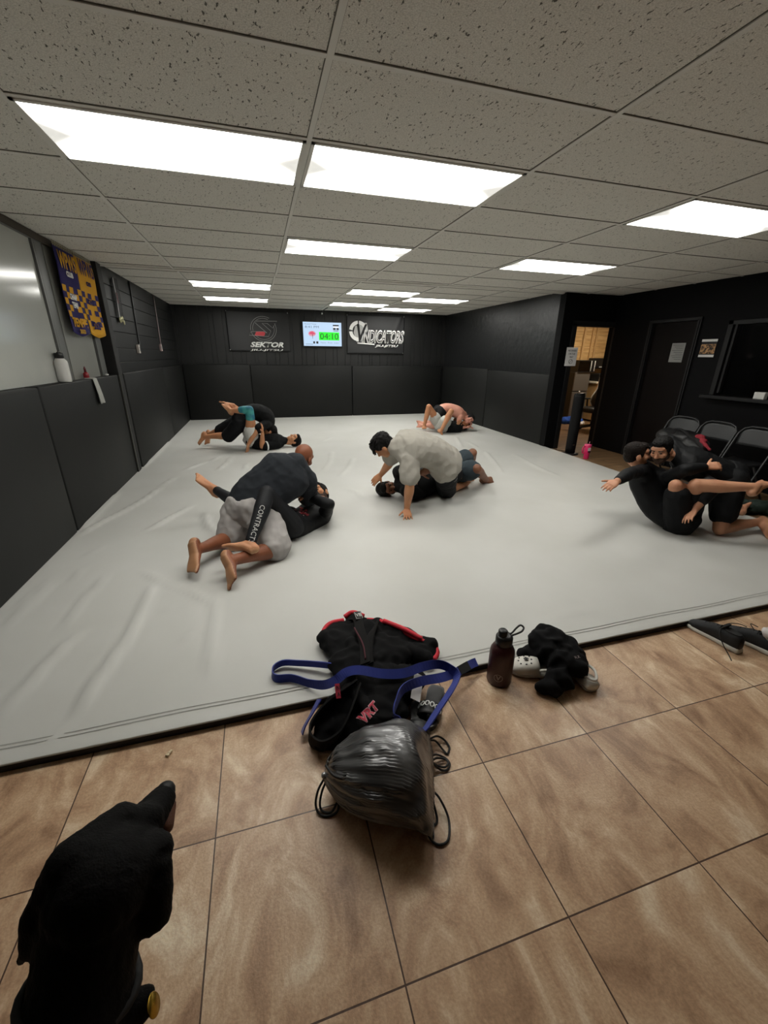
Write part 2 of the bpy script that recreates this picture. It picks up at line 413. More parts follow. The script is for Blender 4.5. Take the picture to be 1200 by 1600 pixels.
# T-bar grid
def tbars(name, x0, x1, y0, y1, z, gx, gy, ys):
    mb = MB(); bw = 0.012
    for k in range(-3, 6):
        x = gx + k * 1.2192
        if x0 < x < x1: mb.box((x - bw, y0, z - 0.003), (x + bw, y1, z + 0.01))
    k = -20
    while gy + k * 0.6096 < y1:
        y = gy + k * 0.6096; k += 1
        if y > y0: mb.box((x0, y - bw, z - 0.002), (x1, y + bw, z + 0.01))
    struct(mb, name, m_tbar)
    mb = MB()                               # the shadow gaps along the bars
    for k in range(-3, 6):
        x = gx + k * 1.2192
        for s in (-1, 1):
            if x0 < x < x1: mb.box((x + s * 0.0133 - 0.0009, y0, z + 0.0005), (x + s * 0.0133 + 0.0009, y1, z + 0.0045))
    k = -20
    while gy + k * 0.6096 < y1:
        y = gy + k * 0.6096; k += 1
        if y > y0: mb.box((x0, y - 0.0141, z + 0.0005), (x1, y - 0.0124, z + 0.0045))
    struct(mb, name + '_gap', M('shadow_gap', '#69665f', 0.9))
tbars('trim_2', -1.78, 5.85, -3.1, 6.24, CE, 0.3352, 1.8565, None)
tbars('trim_3', -1.78, 4.86, 6.33, 10.86, CB, 0.335, 7.25, None)

def troffer(cx, cy, z, label):
    t = thing('ceiling_light', label, 'ceiling light', (cx, cy, z), 0, 'fluorescent ceiling panels')
    a, b = 0.597, 0.292
    fr = MB()
    for lo, hi in (((-a, -b, -0.008), (a, -b + 0.018, 0.0)), ((-a, b - 0.018, -0.008), (a, b, 0.0)), ((-a, -b, -0.008), (-a + 0.018, b, 0.0)), ((a - 0.018, -b, -0.008), (a, b, 0.0))): fr.box(lo, hi)
    fr.build('frame', m_tbar, t)
    MB().box((-a + 0.016, -b + 0.016, -0.005), (a - 0.016, b - 0.016, -0.002)).build('diffuser', m_diff, t)
ga, gr = 0.3352, 1.8565
for ix, row, lab in ((-0.5, 1.5, 'large bright ceiling panel nearest the whiteboard, left one of the front pair'),
                     (0.5, 1.5, 'large bright ceiling panel right one of the front pair above the mat'),
                     (2.5, 1.5, 'bright ceiling panel cut by the right edge of the photo'),
                     (0.5, 4.5, 'lone bright ceiling panel in the middle, behind the front pair'),
                     (2.5, 4.5, 'bright ceiling panel nearest the doorway wall, in front of the ceiling fold')):
    troffer(ga + ix * 1.2192, gr + row * 0.6096, CE, lab)
for ix, y, lab in ((-0.5, 7.555, 'front one of the two ceiling panels near the left slatted wall'),
                   (-0.5, 9.384, 'rear ceiling panel above the black S emblem banner'),
                   (1.5, 7.555, 'ceiling panel at the front left of the rear group of four'),
                   (2.5, 8.165, 'ceiling panel at the right of the rear group, nearest the right wall corner'),
                   (1.5, 9.384, 'ceiling panel in the rear group above the wall screen'),
                   (2.5, 9.993, 'rearmost ceiling panel, above the white lettered banner')):
    troffer(0.335 + ix * 1.2192, y, CB, lab)

# ---- walls
mb = MB(); mb.box((-1.9, -3.2, 0), (-1.78, 6.05, 2.6)); struct(mb, 'wall_left', M('grey_wall_paint', '#4b4b48', 0.7))
mb = MB()                                   # slatted part of the left wall: black boards with grooves
z = 0.0
for h in (0.3, 0.3, 0.3, 0.3, 0.22, 0.17, 0.2, 0.17, 0.2, 0.17, 0.23):
    mb.box((-1.9, 6.05, z + 0.004), (-1.72, 10.95, z + h - 0.004), bevel=0.003); z += h
mb.box((-1.9, 6.05, 0), (-1.735, 10.95, 2.6))
struct(mb, 'wall_left_slats', m_groove)
struct(MB().box((-1.78, 6.04, 0.0), (-1.66, 6.2, CE), bevel=0.006), 'trim_4', M('matt_black_post', '#0e0e0e', 0.7))
mb = MB(); mb.box((-1.9, YB + 0.05, 0), (4.95, YB + 0.2, 2.6)); x = -1.75
ws = [0.1, 0.2, 0.07, 0.2, 0.2, 0.1, 0.2, 0.14, 0.2]; k = 0
while x < 4.9:
    w_ = min(ws[k % len(ws)], 4.9 - x); mb.box((x + 0.004, YB + 0.035, 0), (x + w_ - 0.004, YB + 0.06, 2.6), bevel=0.003); x += w_; k += 1
struct(mb, 'wall_back', m_groove)
struct(MB().box((4.86, YJ, 0), (5.03, 10.95, 2.6)), 'wall_right', m_blackgloss)
# end cap of the right wall, beside the doorway, and the wall over the doorway
mb = MB(); mb.box((4.80, YJ - 0.02, 0), (5.04, YJ + 0.12, 2.6)); mb.box((5.0, YJ, 2.04), (5.95, YJ + 0.12, 2.6)); struct(mb, 'wall_doorway', m_black)
# wall to the right of the mat: black wall, brown door, window
mb = MB()
mb.box((5.85, 5.46, 0), (6.0, 6.3, 2.6)); mb.box((5.85, 4.66, 2.04), (6.0, 5.46, 2.6)); mb.box((5.85, 4.26, 0), (6.0, 4.66, 2.6))
mb.box((5.85, 2.9, 0), (6.0, 4.26, 1.09)); mb.box((5.85, 2.9, 1.99), (6.0, 4.26, 2.6)); mb.box((5.85, -3.2, 0), (6.0, 2.9, 2.6))
struct(mb, 'wall_right_front', m_black)
struct(MB().box((-1.9, -3.3, 0), (6.2, -3.2, 2.6)), 'wall_front', M('grey_plaster', '#262524', 0.8))
# doorway frame
mb = MB()
mb.box((5.0, YJ - 0.035, 0), (5.085, YJ + 0.13, 2.06), bevel=0.004); mb.box((5.842, YJ - 0.035, 0), (5.87, YJ + 0.0, 2.06), bevel=0.004); mb.box((5.0, YJ - 0.035, 2.02), (5.87, YJ + 0.13, 2.10), bevel=0.004)
struct(mb, 'door_1', M('black_door_frame', '#0f0f10', 0.5))
# closed brown door with its casing
d2 = MB().box((5.885, 4.70, 0.01), (5.93, 5.44, 2.03)).build('door_2', m_dkbrown, None, False, 'structure')
mb = MB()
for y0, y1 in ((5.425, 5.445), (5.455, 5.48), (4.655, 4.675), (4.685, 4.71)): mb.box((5.825, y0, 0), (5.89, y1, 2.06), bevel=0.004)
mb.box((5.825, 4.655, 2.035), (5.89, 5.48, 2.075), bevel=0.004)
mb.build('door_casing', m_blacktrim, d2)
# window with ledge
wn = MB()
for lo, hi in (((5.82, 4.22, 1.09), (5.9, 4.28, 2.0)), ((5.82, 2.9, 1.95), (5.9, 4.28, 2.0)), ((5.82, 2.9, 1.09), (5.9, 2.95, 2.0)), ((5.835, 4.17, 1.12), (5.9, 4.2, 1.96))): wn.box(lo, hi, bevel=0.004)
wn = wn.build('window_1', m_blacktrim, None, False, 'structure')
MB().box((5.88, 2.92, 1.1), (5.892, 4.25, 1.98)).build('window_pane', m_glassdk, wn)
MB().box((5.72, 2.85, 1.05), (5.86, 4.33, 1.09), bevel=0.005).build('window_ledge', m_blacktrim, wn)
# office beyond the doorway
mb = MB(); mb.box((4.95, 9.35, 0), (10.2, 9.5, 2.7)); struct(mb, 'wall_office_back', m_pine)
mb = MB()
for x in (7.35, 7.62, 7.93, 8.18, 8.30): mb.box((x, 9.31, 0), (x + 0.055, 9.36, 2.6), bevel=0.003)
struct(mb, 'trim_5', m_pinetrim)
struct(MB().box((10.1, 6.3, 0), (10.2, 9.5, 2.7)), 'wall_office_right', m_pine)
struct(MB().box((5.03, 6.32, 0), (5.06, 9.4, 2.7)), 'wall_office_left', m_pine)
struct(MB().box((6.0, 6.2, 0), (10.2, 6.3, 2.7)), 'wall_office_front', m_pine)
struct(MB().box((5.0, 6.3, 2.6), (10.2, 9.5, 2.7)), 'ceiling_office', M('office_ceiling', '#c9c7c0', 0.9))
t = thing('office_ceiling_light', 'warm ceiling light inside the office beyond the open doorway', 'ceiling light', (7.6, 7.9, 2.6))
MB().box((-0.6, -0.15, -0.04), (0.6, 0.15, 0)).build('frame', m_white, t)
MB().box((-0.57, -0.12, -0.05), (0.57, 0.12, -0.04)).build('diffuser', M('office_diffuser', '#fff4e0', 0.4, emit=('#fff0d8', OFFICE_STRENGTH)), t)

# ================================================================== THE MAT
def wrinkled(name, wr):
    nx, ny = 200, 300
    x0, x1, y0, y1 = -1.70, 4.84, 1.50, 10.88
    segs = []
    for pts, amp, wd in wr:
        P = catmull([(a, b, 0) for a, b in pts], 6) if len(pts) > 2 else [V((a, b, 0)) for a, b in pts]
        for a, b in zip(P, P[1:]): segs.append((a, b, amp, wd, P))
    from collections import defaultdict
    cell = defaultdict(list)
    for s_ in segs:
        a, b = s_[0], s_[1]
        for i in range(int((min(a.x, b.x) - 0.2) / 0.25) - 1, int((max(a.x, b.x) + 0.2) / 0.25) + 2):
            for j in range(int((min(a.y, b.y) - 0.2) / 0.25) - 1, int((max(a.y, b.y) + 0.2) / 0.25) + 2): cell[i, j].append(s_)
    def h(x, y):
        z = 0.0022 * noise.noise(V((x * 1.3, y * 1.1, 3))) + 0.0012 * noise.noise(V((x * 5, y * 3.3, 9)))
        p = V((x, y, 0)); best = {}
        for a, b, amp, wd, P in cell.get((int(x / 0.25), int(y / 0.25)), ()):
            d = b - a; L = d.length_squared
            t = max(0, min(1, (p - a).dot(d) / L)) if L else 0
            q = (p - a - d * t).length
            k = id(P)
            if k not in best or q < best[k][0]: best[k] = (q, amp, wd, min((a + d * t - P[0]).length, (a + d * t - P[-1]).length))
        for q, amp, wd, e in best.values():
            z += amp * 1.9 * math.exp(-(q / (wd * 0.6)) ** 2) * min(1, e / 0.15 + 0.1)
        return z
    mb = MB()
    def fn(u, v):
        # rows gather towards the front edge, which rolls over
        y = y0 + (y1 - y0) * v; xr = 4.66 + (y - 1.5) / 4.7 * 0.15 if y < 6.2 else x1
        x = x0 + (xr - x0) * u
        return (x, y, 0.042 + max(-0.002, h(x, y)))
    vs_ = mb.quadgrid(fn, nx, ny)
    # rounded front lip and right lip
    prev = vs_[0]
    for k in range(1, 6):
        a = k / 5 * PI / 2; row = []
        for v in vs_[0]:
            row.append(mb.bm.verts.new((v.co.x, v.co.y - 0.006 * math.sin(a) , v.co.z - 0.007 * (1 - math.cos(a)))))
        for i in range(nx - 1): mb.bm.faces.new((row[i], row[i + 1], prev[i + 1], prev[i]))
        prev = row
    right = [r[-1] for r in vs_]; prev = right
    for k in range(1, 5):
        a = k / 4 * PI / 2; col = []
        for v in right: col.append(mb.bm.verts.new((v.co.x + 0.035 * math.sin(a), v.co.y, v.co.z - 0.035 * (1 - math.cos(a)))))
        for j in range(ny - 1): mb.bm.faces.new((prev[j], col[j], col[j + 1], prev[j + 1]))
        prev = col
    return mb
WR = [
    ([(-1.221, 1.762), (-1.189, 2.035), (-1.136, 2.275), (-1.083, 2.349)], 0.01, 0.03),
    ([(-1.538, 2.444), (-1.522, 2.774), (-1.487, 3.055)], 0.007, 0.03),
    ([(-0.901, 1.672), (-0.893, 1.885), (-0.849, 2.14), (-0.821, 2.508), (-0.837, 2.816)], 0.013, 0.035),
    ([(-1.205, 2.382), (-1.211, 2.689), (-1.173, 3.064)], 0.008, 0.025),
    ([(-0.365, 1.76), (-0.377, 2.065), (-0.392, 2.32), (-0.403, 2.587)], 0.009, 0.03),
    ([(-0.963, 3.056), (-0.772, 2.834), (-0.559, 2.629), (-0.402, 2.43)], 0.009, 0.025),
    ([(-1.384, 2.982), (-1.358, 3.266)], 0.006, 0.02),
    ([(-0.693, 2.403), (-0.642, 2.533)], 0.006, 0.02),
    ([(-0.556, 2.059), (-0.47, 2.211)], 0.006, 0.02),
    ([(-1.641, 3.851), (-1.541, 4.172), (-1.442, 4.409), (-1.323, 4.781), (-1.243, 5.19)], 0.013, 0.03),
    ([(-1.66, 4.012), (-1.66, 4.682), (-1.66, 5.101)], 0.012, 0.03),
    ([(-1.112, 3.825), (-0.974, 4.073), (-0.794, 4.434)], 0.009, 0.03),
    ([(-1.046, 3.883), (-0.891, 4.265)], 0.006, 0.03),
    ([(-0.645, 4.2), (-0.579, 3.838), (-0.508, 3.665)], 0.009, 0.04),
    ([(-1.66, 8.157), (-1.66, 7.343), (-1.66, 6.461)], 0.01, 0.03),
    ([(-1.66, 8.139), (-1.648, 8.78)], 0.008, 0.03),
    ([(-1.114, 5.962), (-0.98, 6.178), (-0.875, 6.382)], 0.009, 0.035),
    ([(-0.656, 5.848), (-0.559, 6.305), (-0.518, 6.718)], 0.01, 0.035),
    ([(-0.32, 5.764), (-0.261, 6.231)], 0.008, 0.03),
    ([(-0.792, 6.442), (-0.681, 6.757)], 0.007, 0.03),
    ([(-1.254, 5.245), (-1.143, 5.645)], 0.008, 0.03),
    ([(0.74, 5.5), (0.9, 5.946), (1.049, 6.672)], 0.008, 0.035),
    ([(0.896, 5.132), (1.117, 5.585), (1.303, 6.142)], 0.008, 0.04),
    ([(0.976, 7.518), (1.277, 7.9)], 0.006, 0.04),
    ([(0.995, 4.183), (0.991, 4.418), (0.885, 4.647)], 0.006, 0.04),
    ([(3.56, 6.069), (3.278, 5.242), (3.083, 4.745)], 0.011, 0.035),
    ([(3.661, 7.421), (3.45, 6.816), (3.293, 6.395)], 0.011, 0.035),
    ([(3.926, 5.832), (3.773, 4.927), (3.755, 4.413)], 0.008, 0.05),
    ([(3.645, 6.893), (3.579, 6.327)], 0.008, 0.04),
    ([(2.034, 4.408), (1.821, 3.754), (1.772, 3.569)], 0.004, 0.05),
    ([(1.398, 1.665), (1.687, 1.75), (1.973, 1.743)], 0.003, 0.06),
    ([(0.742, 2.497), (0.877, 2.323), (1.043, 2.152)], 0.003, 0.08),
    ([(-0.986, 1.505), (-0.901, 1.672)], 0.006, 0.03),
    ([(-1.444, 3.398), (-1.345, 3.586)], 0.005, 0.03),
    ([(-1.584, 2.682), (-1.557, 2.901), (-1.549, 3.118)], 0.006, 0.03),
    ([(-1.66, 6.106), (-1.66, 6.999), (-1.66, 8.139)], 0.01, 0.03),
    ([(0.017, 5.68), (0.266, 7.116), (0.352, 7.664)], 0.004, 0.04)]
t = thing('grappling_mat', 'large wrinkled grey vinyl grappling mat covering the room floor', 'mat', (0, 0, 0))
wrinkled('c', WR).build('mat_cover', m_mat, t, True)
mb = MB(); mb.box((-1.70, 1.497, 0.001), (4.66, 1.56, 0.037)); mb.box((4.6, 1.504, 0.001), (4.66, 6.1, 0.025)); mb.build('foam_core', m_foam, t)
mb = MB()
for dy, zz in ((0.075, 0.0442), (0.095, 0.0442)):
    mb.ribbon([(-1.6 + k * 0.1, 1.5 + dy + 0.004 * math.sin(k * 0.7), zz + 0.0006) for k in range(62)], [(0, 0.003, 0)] * 62, 0.001)
mb.build('hem_stitching', M('grey_thread', '#a3a39d', 0.8), t)

# ================================================================== WALL PADS
def pad(lo, hi, label, group=None):
    o = MB().box(lo, hi, bevel=0.012).build('wall_pad', m_pad, None, True)
    for e in o.data.edges: pass
    tag(o, label, 'wall pad', group); return o
PT = 1.28
pad((-1.775, 1.58, 0.042), (-1.67, 3.965, PT - 0.005), 'black vinyl wall pad at the left edge of the photo, below the whiteboard')
pad((-1.775, 3.985, 0.042), (-1.672, 6.03, PT), 'black vinyl wall pad under the white flask and hanging pennants')
pad((-1.71, 6.24, 0.042), (-1.655, 8.68, PT + 0.01), 'black vinyl wall pad just beyond the black post on the left wall')
pad((-1.71, 8.70, 0.042), (-1.66, 10.83, PT + 0.01), 'black vinyl wall pad in the rear left corner, on the left wall')
pad((-1.65, 10.80, 0.042), (-0.185, 10.87, PT + 0.02), 'narrow black wall pad of the back wall under the S emblem banner')
pad((-0.17, 10.80, 0.042), (2.29, 10.87, PT + 0.01), 'middle black wall pad of the back wall, below the lit screen')
pad((2.305, 10.80, 0.042), (4.75, 10.87, PT), 'right black wall pad of the back wall, below the white lettered banner')
pad((4.80, 8.42, 0.042), (4.858, 10.79, PT), 'black wall pad of the right wall in the rear corner')
pad((4.80, 6.30, 0.042), (4.858, 8.40, PT - 0.02), 'black wall pad of the right wall nearest the open doorway')
# steel edge strip between pads, at the black post
tag(MB().box((-1.668, 6.035, 0.05), (-1.655, 6.055, 1.28)).build('edge_strip', M('worn_metal_edge', '#55554f', 0.4, metal=0.5)), 'thin worn grey edge strip running down the black post beside the wall pads', 'strip')

# ================================================================== LEFT WALL
t = thing('whiteboard', 'large white dry-erase board at the left edge of the photo, reflecting the lights', 'whiteboard', (-1.775, 3.0, 1.86))
MB().box((0, -1.9, -0.58), (0.012, 1.73, 0.575)).build('panel', m_board, t)
fr = MB(); fr.box((0, 1.735, -0.58), (0.03, 1.765, 0.6)); fr.box((0, 1.79, -0.58), (0.022, 1.93, 0.6), bevel=0.004); fr.box((0, -1.9, 0.575), (0.03, 1.93, 0.63), bevel=0.004)
fr.build('frame', m_alu, t)
MB().box((0.004, 1.766, -0.58), (0.016, 1.789, 0.57)).build('frame_groove', m_ink, t)
t = thing('shaded_board', 'narrower board with a shade-darkened face behind the hanging pennants beside the black post', 'board', (-1.775, 5.4, 1.86))
MB().box((0, -0.42, -0.58), (0.012, 0.33, 0.6)).build('panel', M('shaded_board_face', '#8e8f89', 0.35, var=('#84857f', 2)), t)  # weaker light on this second board is put into its darker face colour
fr = MB(); fr.box((0, 0.36, -0.58), (0.03, 0.39, 0.6)); fr.box((0, 0.41, -0.58), (0.022, 0.56, 0.6), bevel=0.004); fr.build('frame', m_alu, t)
struct(MB().box((-1.78, 1.4, 2.44), (-1.735, 6.04, 2.50), bevel=0.004), 'trim_6', M('brown_header_trim', '#3d342a', 0.6))

# pennants
m_purple = M('purple_felt', '#1e1358', 0.9); m_gold = M('gold_felt', '#d39a14', 0.9); m_goldd = M('mustard_felt', '#b58a28', 0.85)
m_hem = M('cream_hem', '#a39a80', 0.9)
def pennant(name, y0, y1, label, base, other, lines, zb, fold=False):
    t = thing(name, label, 'pennant', (-1.70, y0, 2.495)); W = y1 - y0; H = 2.495 - zb
    def sx(u, v): return 0.012 * math.sin(u * 7 + v * 3) * v + 0.006 * math.sin(v * 9)
    def sheet(u0, u1, v0, v1, off, nu=12, nv=10, tip=0.0):
        mb = MB()
        def fn(a, b):
            u = u0 + (u1 - u0) * a; v = v0 + (v1 - v0) * b
            vv = v + (tip * (1 - abs(2 * u - 1)) * max(0, (v - 0.8) / 0.2) if tip else 0)
            return (sx(u, v) + off, u * W, -vv * H)
        mb.quadgrid(fn, nu, nv); return mb
    def thick(o, th=0.004):
        s_ = o.modifiers.new('t', 'SOLIDIFY'); s_.thickness = th; return o
    thick(sheet(0, 1, 0.04, 0.86, 0, 24, 30, 0.14).build('cloth', base, t, True))
    for k in range(12):             # striped top hem
        sheet(k / 12, (k + 0.55) / 12, 0, 0.05, 0.003, 2, 3).build('hem_stripe', m_hem, t)
    ck = MB(); n = 0
    for j in range(6):
        for i in range(5):
            if (i + j) % 2: continue
            if 1.4 < i < 2.6 and 1 <= j <= 4: continue
            a, b = i / 5, 0.40 + j * 0.062
            sub = sheet(a, a + 0.2, b, b + 0.062, 0.004, 4, 4)
            me = bpy.data.meshes.new('x'); sub.bm.to_mesh(me); sub.bm.free(); ck.bm.from_mesh(me); bpy.data.meshes.remove(me)
    ck.build('checker_squares', other, t, True)
    for txt, v, size, mat, wd, sh in lines:
        text(txt, mat, t, (sx(0.5, v) + 0.006, W * 0.5, -v * H), (0, 1, 0), (0, 0, 1), size, 0.004, sh, wd, lift=0.006)
    return t
pennant('pennant', 5.02, 5.49, 'purple pennant with gold letters and checker squares, hanging left of the gold one', m_purple, m_gold,
        [('WPWS', 0.16, 0.20, m_gold, 0.40, 0), ('CLUB', 0.28, 0.06, m_lettering, 0.16, 0), ('CHAMP', 0.50, 0.07, m_lettering, 0.17, 0), ('TEAM', 0.58, 0.07, m_lettering, 0.14, 0), ('TEMPLE', 0.76, 0.11, m_gold, 0.38, 0), ('2023', 0.85, 0.05, m_goldd, 0.15, 0)], 1.60)
pennant('pennant', 5.50, 6.00, 'gold pennant with purple letters and folded lower corner, hanging beside the black post', m_gold, m_purple,
        [('WPWS', 0.14, 0.20, m_purple, 0.42, 0), ('CLUB', 0.30, 0.05, m_purple, 0.14, 0), ('CHAMP', 0.50, 0.07, m_purple, 0.17, 0), ('262', 0.76, 0.10, m_purple, 0.22, 0)], 1.60)

# flask, spray bottle, towel on the pad top
t = thing('flask', 'tall white water flask with a black lid standing on the left wall pads', 'flask', (-1.716, 4.62, PT))
MB().lathe([(0.046, 0), (0.052, 0.004), (0.054, 0.012), (0.054, 0.16), (0.050, 0.18), (0.036, 0.198), (0.033, 0.205)], seg=28).build('body', M('white_flask', '#c9c8c4', 0.45), t, True)
MB().lathe([(0.034, 0.203), (0.036, 0.206), (0.036, 0.245), (0.033, 0.25)], seg=24).build('lid', m_blkplastic, t, True)
MB().tube([(0.0, 0.034, 0.215), (0.0, 0.05, 0.222), (0.0, 0.055, 0.24), (0, 0.04, 0.254), (0, 0, 0.258), (0, -0.03, 0.25)], 0.006).build('carry_strap', m_blkplastic, t, True)
t = thing('spray_bottle', 'small red nozzled bottle standing on top of the left wall pads', 'bottle', (-1.722, 5.17, PT))
MB().lathe([(0.022, 0), (0.026, 0.005), (0.026, 0.05), (0.012, 0.066)], seg=16).build('body', M('red_plastic', '#8c1420', 0.4), t, True)
MB().lathe([(0.012, 0.064), (0.011, 0.1), (0.005, 0.12)], seg=12).build('nozzle', M('dark_red_plastic', '#5a0d16', 0.4), t, True)
mb = MB()
def tw(u, v):
    y = 5.13 + 0.10 * u + 0.05 * v; s_ = v
    if s_ < 0.25: return (-1.74 + 0.08 * s_ / 0.25, y, PT + 0.006 + 0.003 * math.sin(u * 8))
    k = (s_ - 0.25) / 0.75
    return (-1.658 + 0.014 * math.sin(u * 7 + 1) * k + 0.01 * math.sin(k * 2), y - 0.02 * k * (1 - u), PT + 0.004 - 0.26 * k)
mb.quadgrid(tw, 14, 20); o = mb.build('towel', M('white_towel', '#a9a9a4', 0.95, bump=(300, 0.4, 0.002)), None, True); o.modifiers.new('t', 'SOLIDIFY').thickness = 0.008
tag(o, 'white hand towel hanging over the front of the left wall pad', 'towel')
o = MB().ell((-1.715, 5.78, PT + 0.012), (0.02, 0.03, 0.014)).build('cloth_scrap', m_white, None, True); tag(o, 'small crumpled white scrap on the pad top beside the black post', 'scrap')

# medals
t = thing('medal_bunch', 'bunch of hanging medals on dark ribbons on the left slatted wall', 'medals', (-1.705, 6.78, 2.44))
for k, (dy, L, col) in enumerate([(-0.10, 0.46, '#15151c'), (-0.06, 0.48, '#b9b7bb'), (-0.02, 0.44, '#161618'), (0.05, 0.47, '#1a1a1e'), (0.11, 0.46, '#121216')]):
    rb = MB().ribbon([(0.01 + 0.004 * k, dy * 0.6, 0), (0.015 + 0.003 * k, dy * 0.8, -L * 0.5), (0.01, dy, -L)], [(0, 0.028, 0)] * 3, 0.003).build('ribbon', M('ribbon', col, 0.7), t)
MB().ribbon([(0.03, -0.075, -0.18), (0.032, -0.07, -0.30)], [(0, 0.035, 0)] * 2, 0.003).build('ribbon', M('maroon_ribbon', '#5c1c2c', 0.7), t)
for dy, dz, r in ((-0.07, -0.5, 0.036), (-0.01, -0.49, 0.034), (0.05, -0.48, 0.036), (0.09, -0.52, 0.03)):
    MB().lathe([(r, -0.003), (r * 1.02, 0), (r, 0.003)], (0.014, dy, dz), 20, Matrix.Rotation(PI / 2, 4, 'Y')).build('medal', M('gold_medal', '#b9b48a', 0.35, metal=0.6), t, True)
# conduits with boxes
def conduit(y, zb, label, dirn, col, boxcol):
    t = thing('wall_conduit', label, 'conduit', (-1.71, y, 0), 0)
    MB().tube(catmull([(0, 0.08, 2.52), (0, 0.04, 2.1), (0, 0.0, zb + 0.1), (0.005, -0.01, zb + 0.05), (0.01, -0.10 * dirn, zb + 0.02)], 6), 0.011).build('pipe', M('pipe_paint', col, 0.4), t, True)
    b = MB().cbox((0.012, -0.16 * dirn, zb - 0.03), (0.035, 0.08, 0.12), bevel=0.004).build('outlet_box', M('outlet', boxcol, 0.5), t)
    MB().cbox((0.032, -0.16 * dirn, zb - 0.03), (0.004, 0.035, 0.06)).build('socket', m_papergrey, t)
conduit(7.55, 1.62, 'black pipe ending in a white outlet box on the slatted wall, nearer one', 1, '#262626', '#b5aea8')
conduit(9.13, 1.66, 'pipe with pinkish outlet box on the slatted wall, farther one', 0.6, '#6d5f5f', '#a08d8a')

# ================================================================== BACK WALL
m_banner = M('black_banner_cloth', '#141517', 0.5, bump=(6, 0.3, 0.01)); m_silver = M('silver_print', '#8b8b8a', 0.5); m_redprint = M('red_print', '#c0323c', 0.5)
def flag(name, label, x0, x1, z0, z1, folds):
    t = thing(name, label, 'banner', (x0, 10.86, z0)); W, H = x1 - x0, z1 - z0
    mb = MB(); mb.quadgrid(lambda u, v: (u * W, -0.006 - folds(u, v), v * H), 50, 30)
    o = mb.build('cloth', m_banner, t, True); o.modifiers.new('t', 'SOLIDIFY').thickness = 0.002
    for px_, pz in ((0.02, 0.02), (W - 0.02, 0.02), (0.02, H - 0.02), (W - 0.02, H - 0.02)):
        MB().ell((px_, -0.012 , pz), (0.012, 0.006, 0.012), 10, 6).build('grommet', m_chrome, t, True)
    return t, W, H
t, W, H = flag('wall_banner', 'black banner with a grey S emblem and white lettering on the back wall', -0.60, 0.80, 1.60, 2.46,
               lambda u, v: 0.006 * (1 + math.sin(u * 9 + v * 4)) * (1 - v) + 0.003)
Y0 = -0.022
def L_(mx, mz): return (mx / 1200 * 1.615 - 0.665 + 0.60 - 0.04, Y0, 0.86 - (mz - 60) / 887 * 1.21)
def crop(x, y):      # banner picture coordinates of the emblem
    return (0.055 + (x - 130) / 780 * 1.10 + 0.0, Y0, H - 0.03 - (y - 90) / 660 * H * 0.93)
def line(name, pts, closed, mat, r=0.006):
    MB().tube([crop(*p) for p in pts], r, 6, closed).build(name, mat, t)
ring = lambda cx, cy, rx, ry, a0, a1: [(cx + rx * math.cos(math.radians(a)), cy + ry * math.sin(math.radians(a))) for a in range(a0, a1 + 1, 8)]
line('emblem_ring', ring(665, 375, 205, 220, -28, 168), False, m_silver); line('emblem_ring', ring(665, 375, 172, 188, -20, 150), False, m_silver, 0.005)
line('emblem_ring', ring(665, 375, 205, 220, 172, 306), False, m_silver); line('emblem_ring', ring(665, 375, 172, 188, 170, 300), False, m_silver, 0.005)
line('emblem_outline', [(575, 238), (890, 232), (815, 355), (735, 278), (650, 275), (780, 410), (735, 508), (430, 490), (462, 425), (665, 420), (715, 445), (540, 270)], True, m_silver)
MB().poly([crop(*p) for p in [(545, 422), (665, 420), (690, 450), (665, 500), (515, 490)]], 0.004, (0, -1, 0)).build('red_block', m_redprint, t)
text('SEKTOR', m_lettering, t, crop(695, 655), (1, 0, 0), (0, 0, 1), 0.15, 0.006, 0.3, 0.76)
text('JIU-JITSU', m_lettering, t, crop(690, 757), (1, 0, 0), (0, 0, 1), 0.055, 0.001, 0.2, 0.76)
t, W, H = flag('wall_banner', 'black banner with large white outlined lettering on the back wall, right of the screen', 2.19, 3.69, 1.575, 2.47,
               lambda u, v: 0.006 * (1 + math.sin(u * 5 + v * 9)) * (1 - v) + 0.014 * math.exp(-((u - 0.86 - (v - 0.7) * 0.25) / 0.035) ** 2) * v + 0.004)
def crop2(x, y): return ((x - 80) / 985 * 1.50, -0.042, H - 0.02 - (y - 150) / 655 * H * 0.98)
def arc2(r0, r1, a0, a1, cx=270, cy=415):
    P = [crop2(cx + r0 * math.cos(math.radians(a)), cy + r0 * 1.12 * math.sin(math.radians(a))) for a in range(a0, a1 + 1, 6)]
    P += [crop2(cx + r1 * math.cos(math.radians(a)), cy + r1 * 1.12 * math.sin(math.radians(a))) for a in range(a1, a0 - 1, -6)]
    return P
for a0, a1 in ((92, 176), (186, 266), (274, 328)):
    MB().poly(arc2(100, 155, a0, a1), 0.004, (0, -1, 0)).build('emblem_arc', m_lettering, t)
MB().poly([crop2(*p) for p in [(330, 275), (410, 272), (430, 400), (300, 600), (235, 600), (190, 440), (215, 330), (255, 322)]], 0.003, (0, -1, 0)).build('emblem_field', M('grey_print', '#a9a9a8', 0.6), t)
text('V', m_ink, t, crop2(285, 450), (1, 0, 0), (0, 0, 1), 0.56, 0.012, 0.25, 0.26, lift=0.008)
text('INDICATORS', m_lettering, t, crop2(675, 505), (1, 0, 0), (0, 0, 1), 0.385, 0.022, 0.3, 1.13, lift=0.004)
text('INDICATORS', m_ink, t, crop2(675, 505), (1, 0, 0), (0, 0, 1), 0.36, -0.003, 0.3, 1.07, lift=0.007)
MB().poly([crop2(*p) for p in [(250, 612), (540, 628), (540, 650), (250, 630)]], 0.004, (0, -1, 0)).build('emblem_stripe', m_lettering, t)
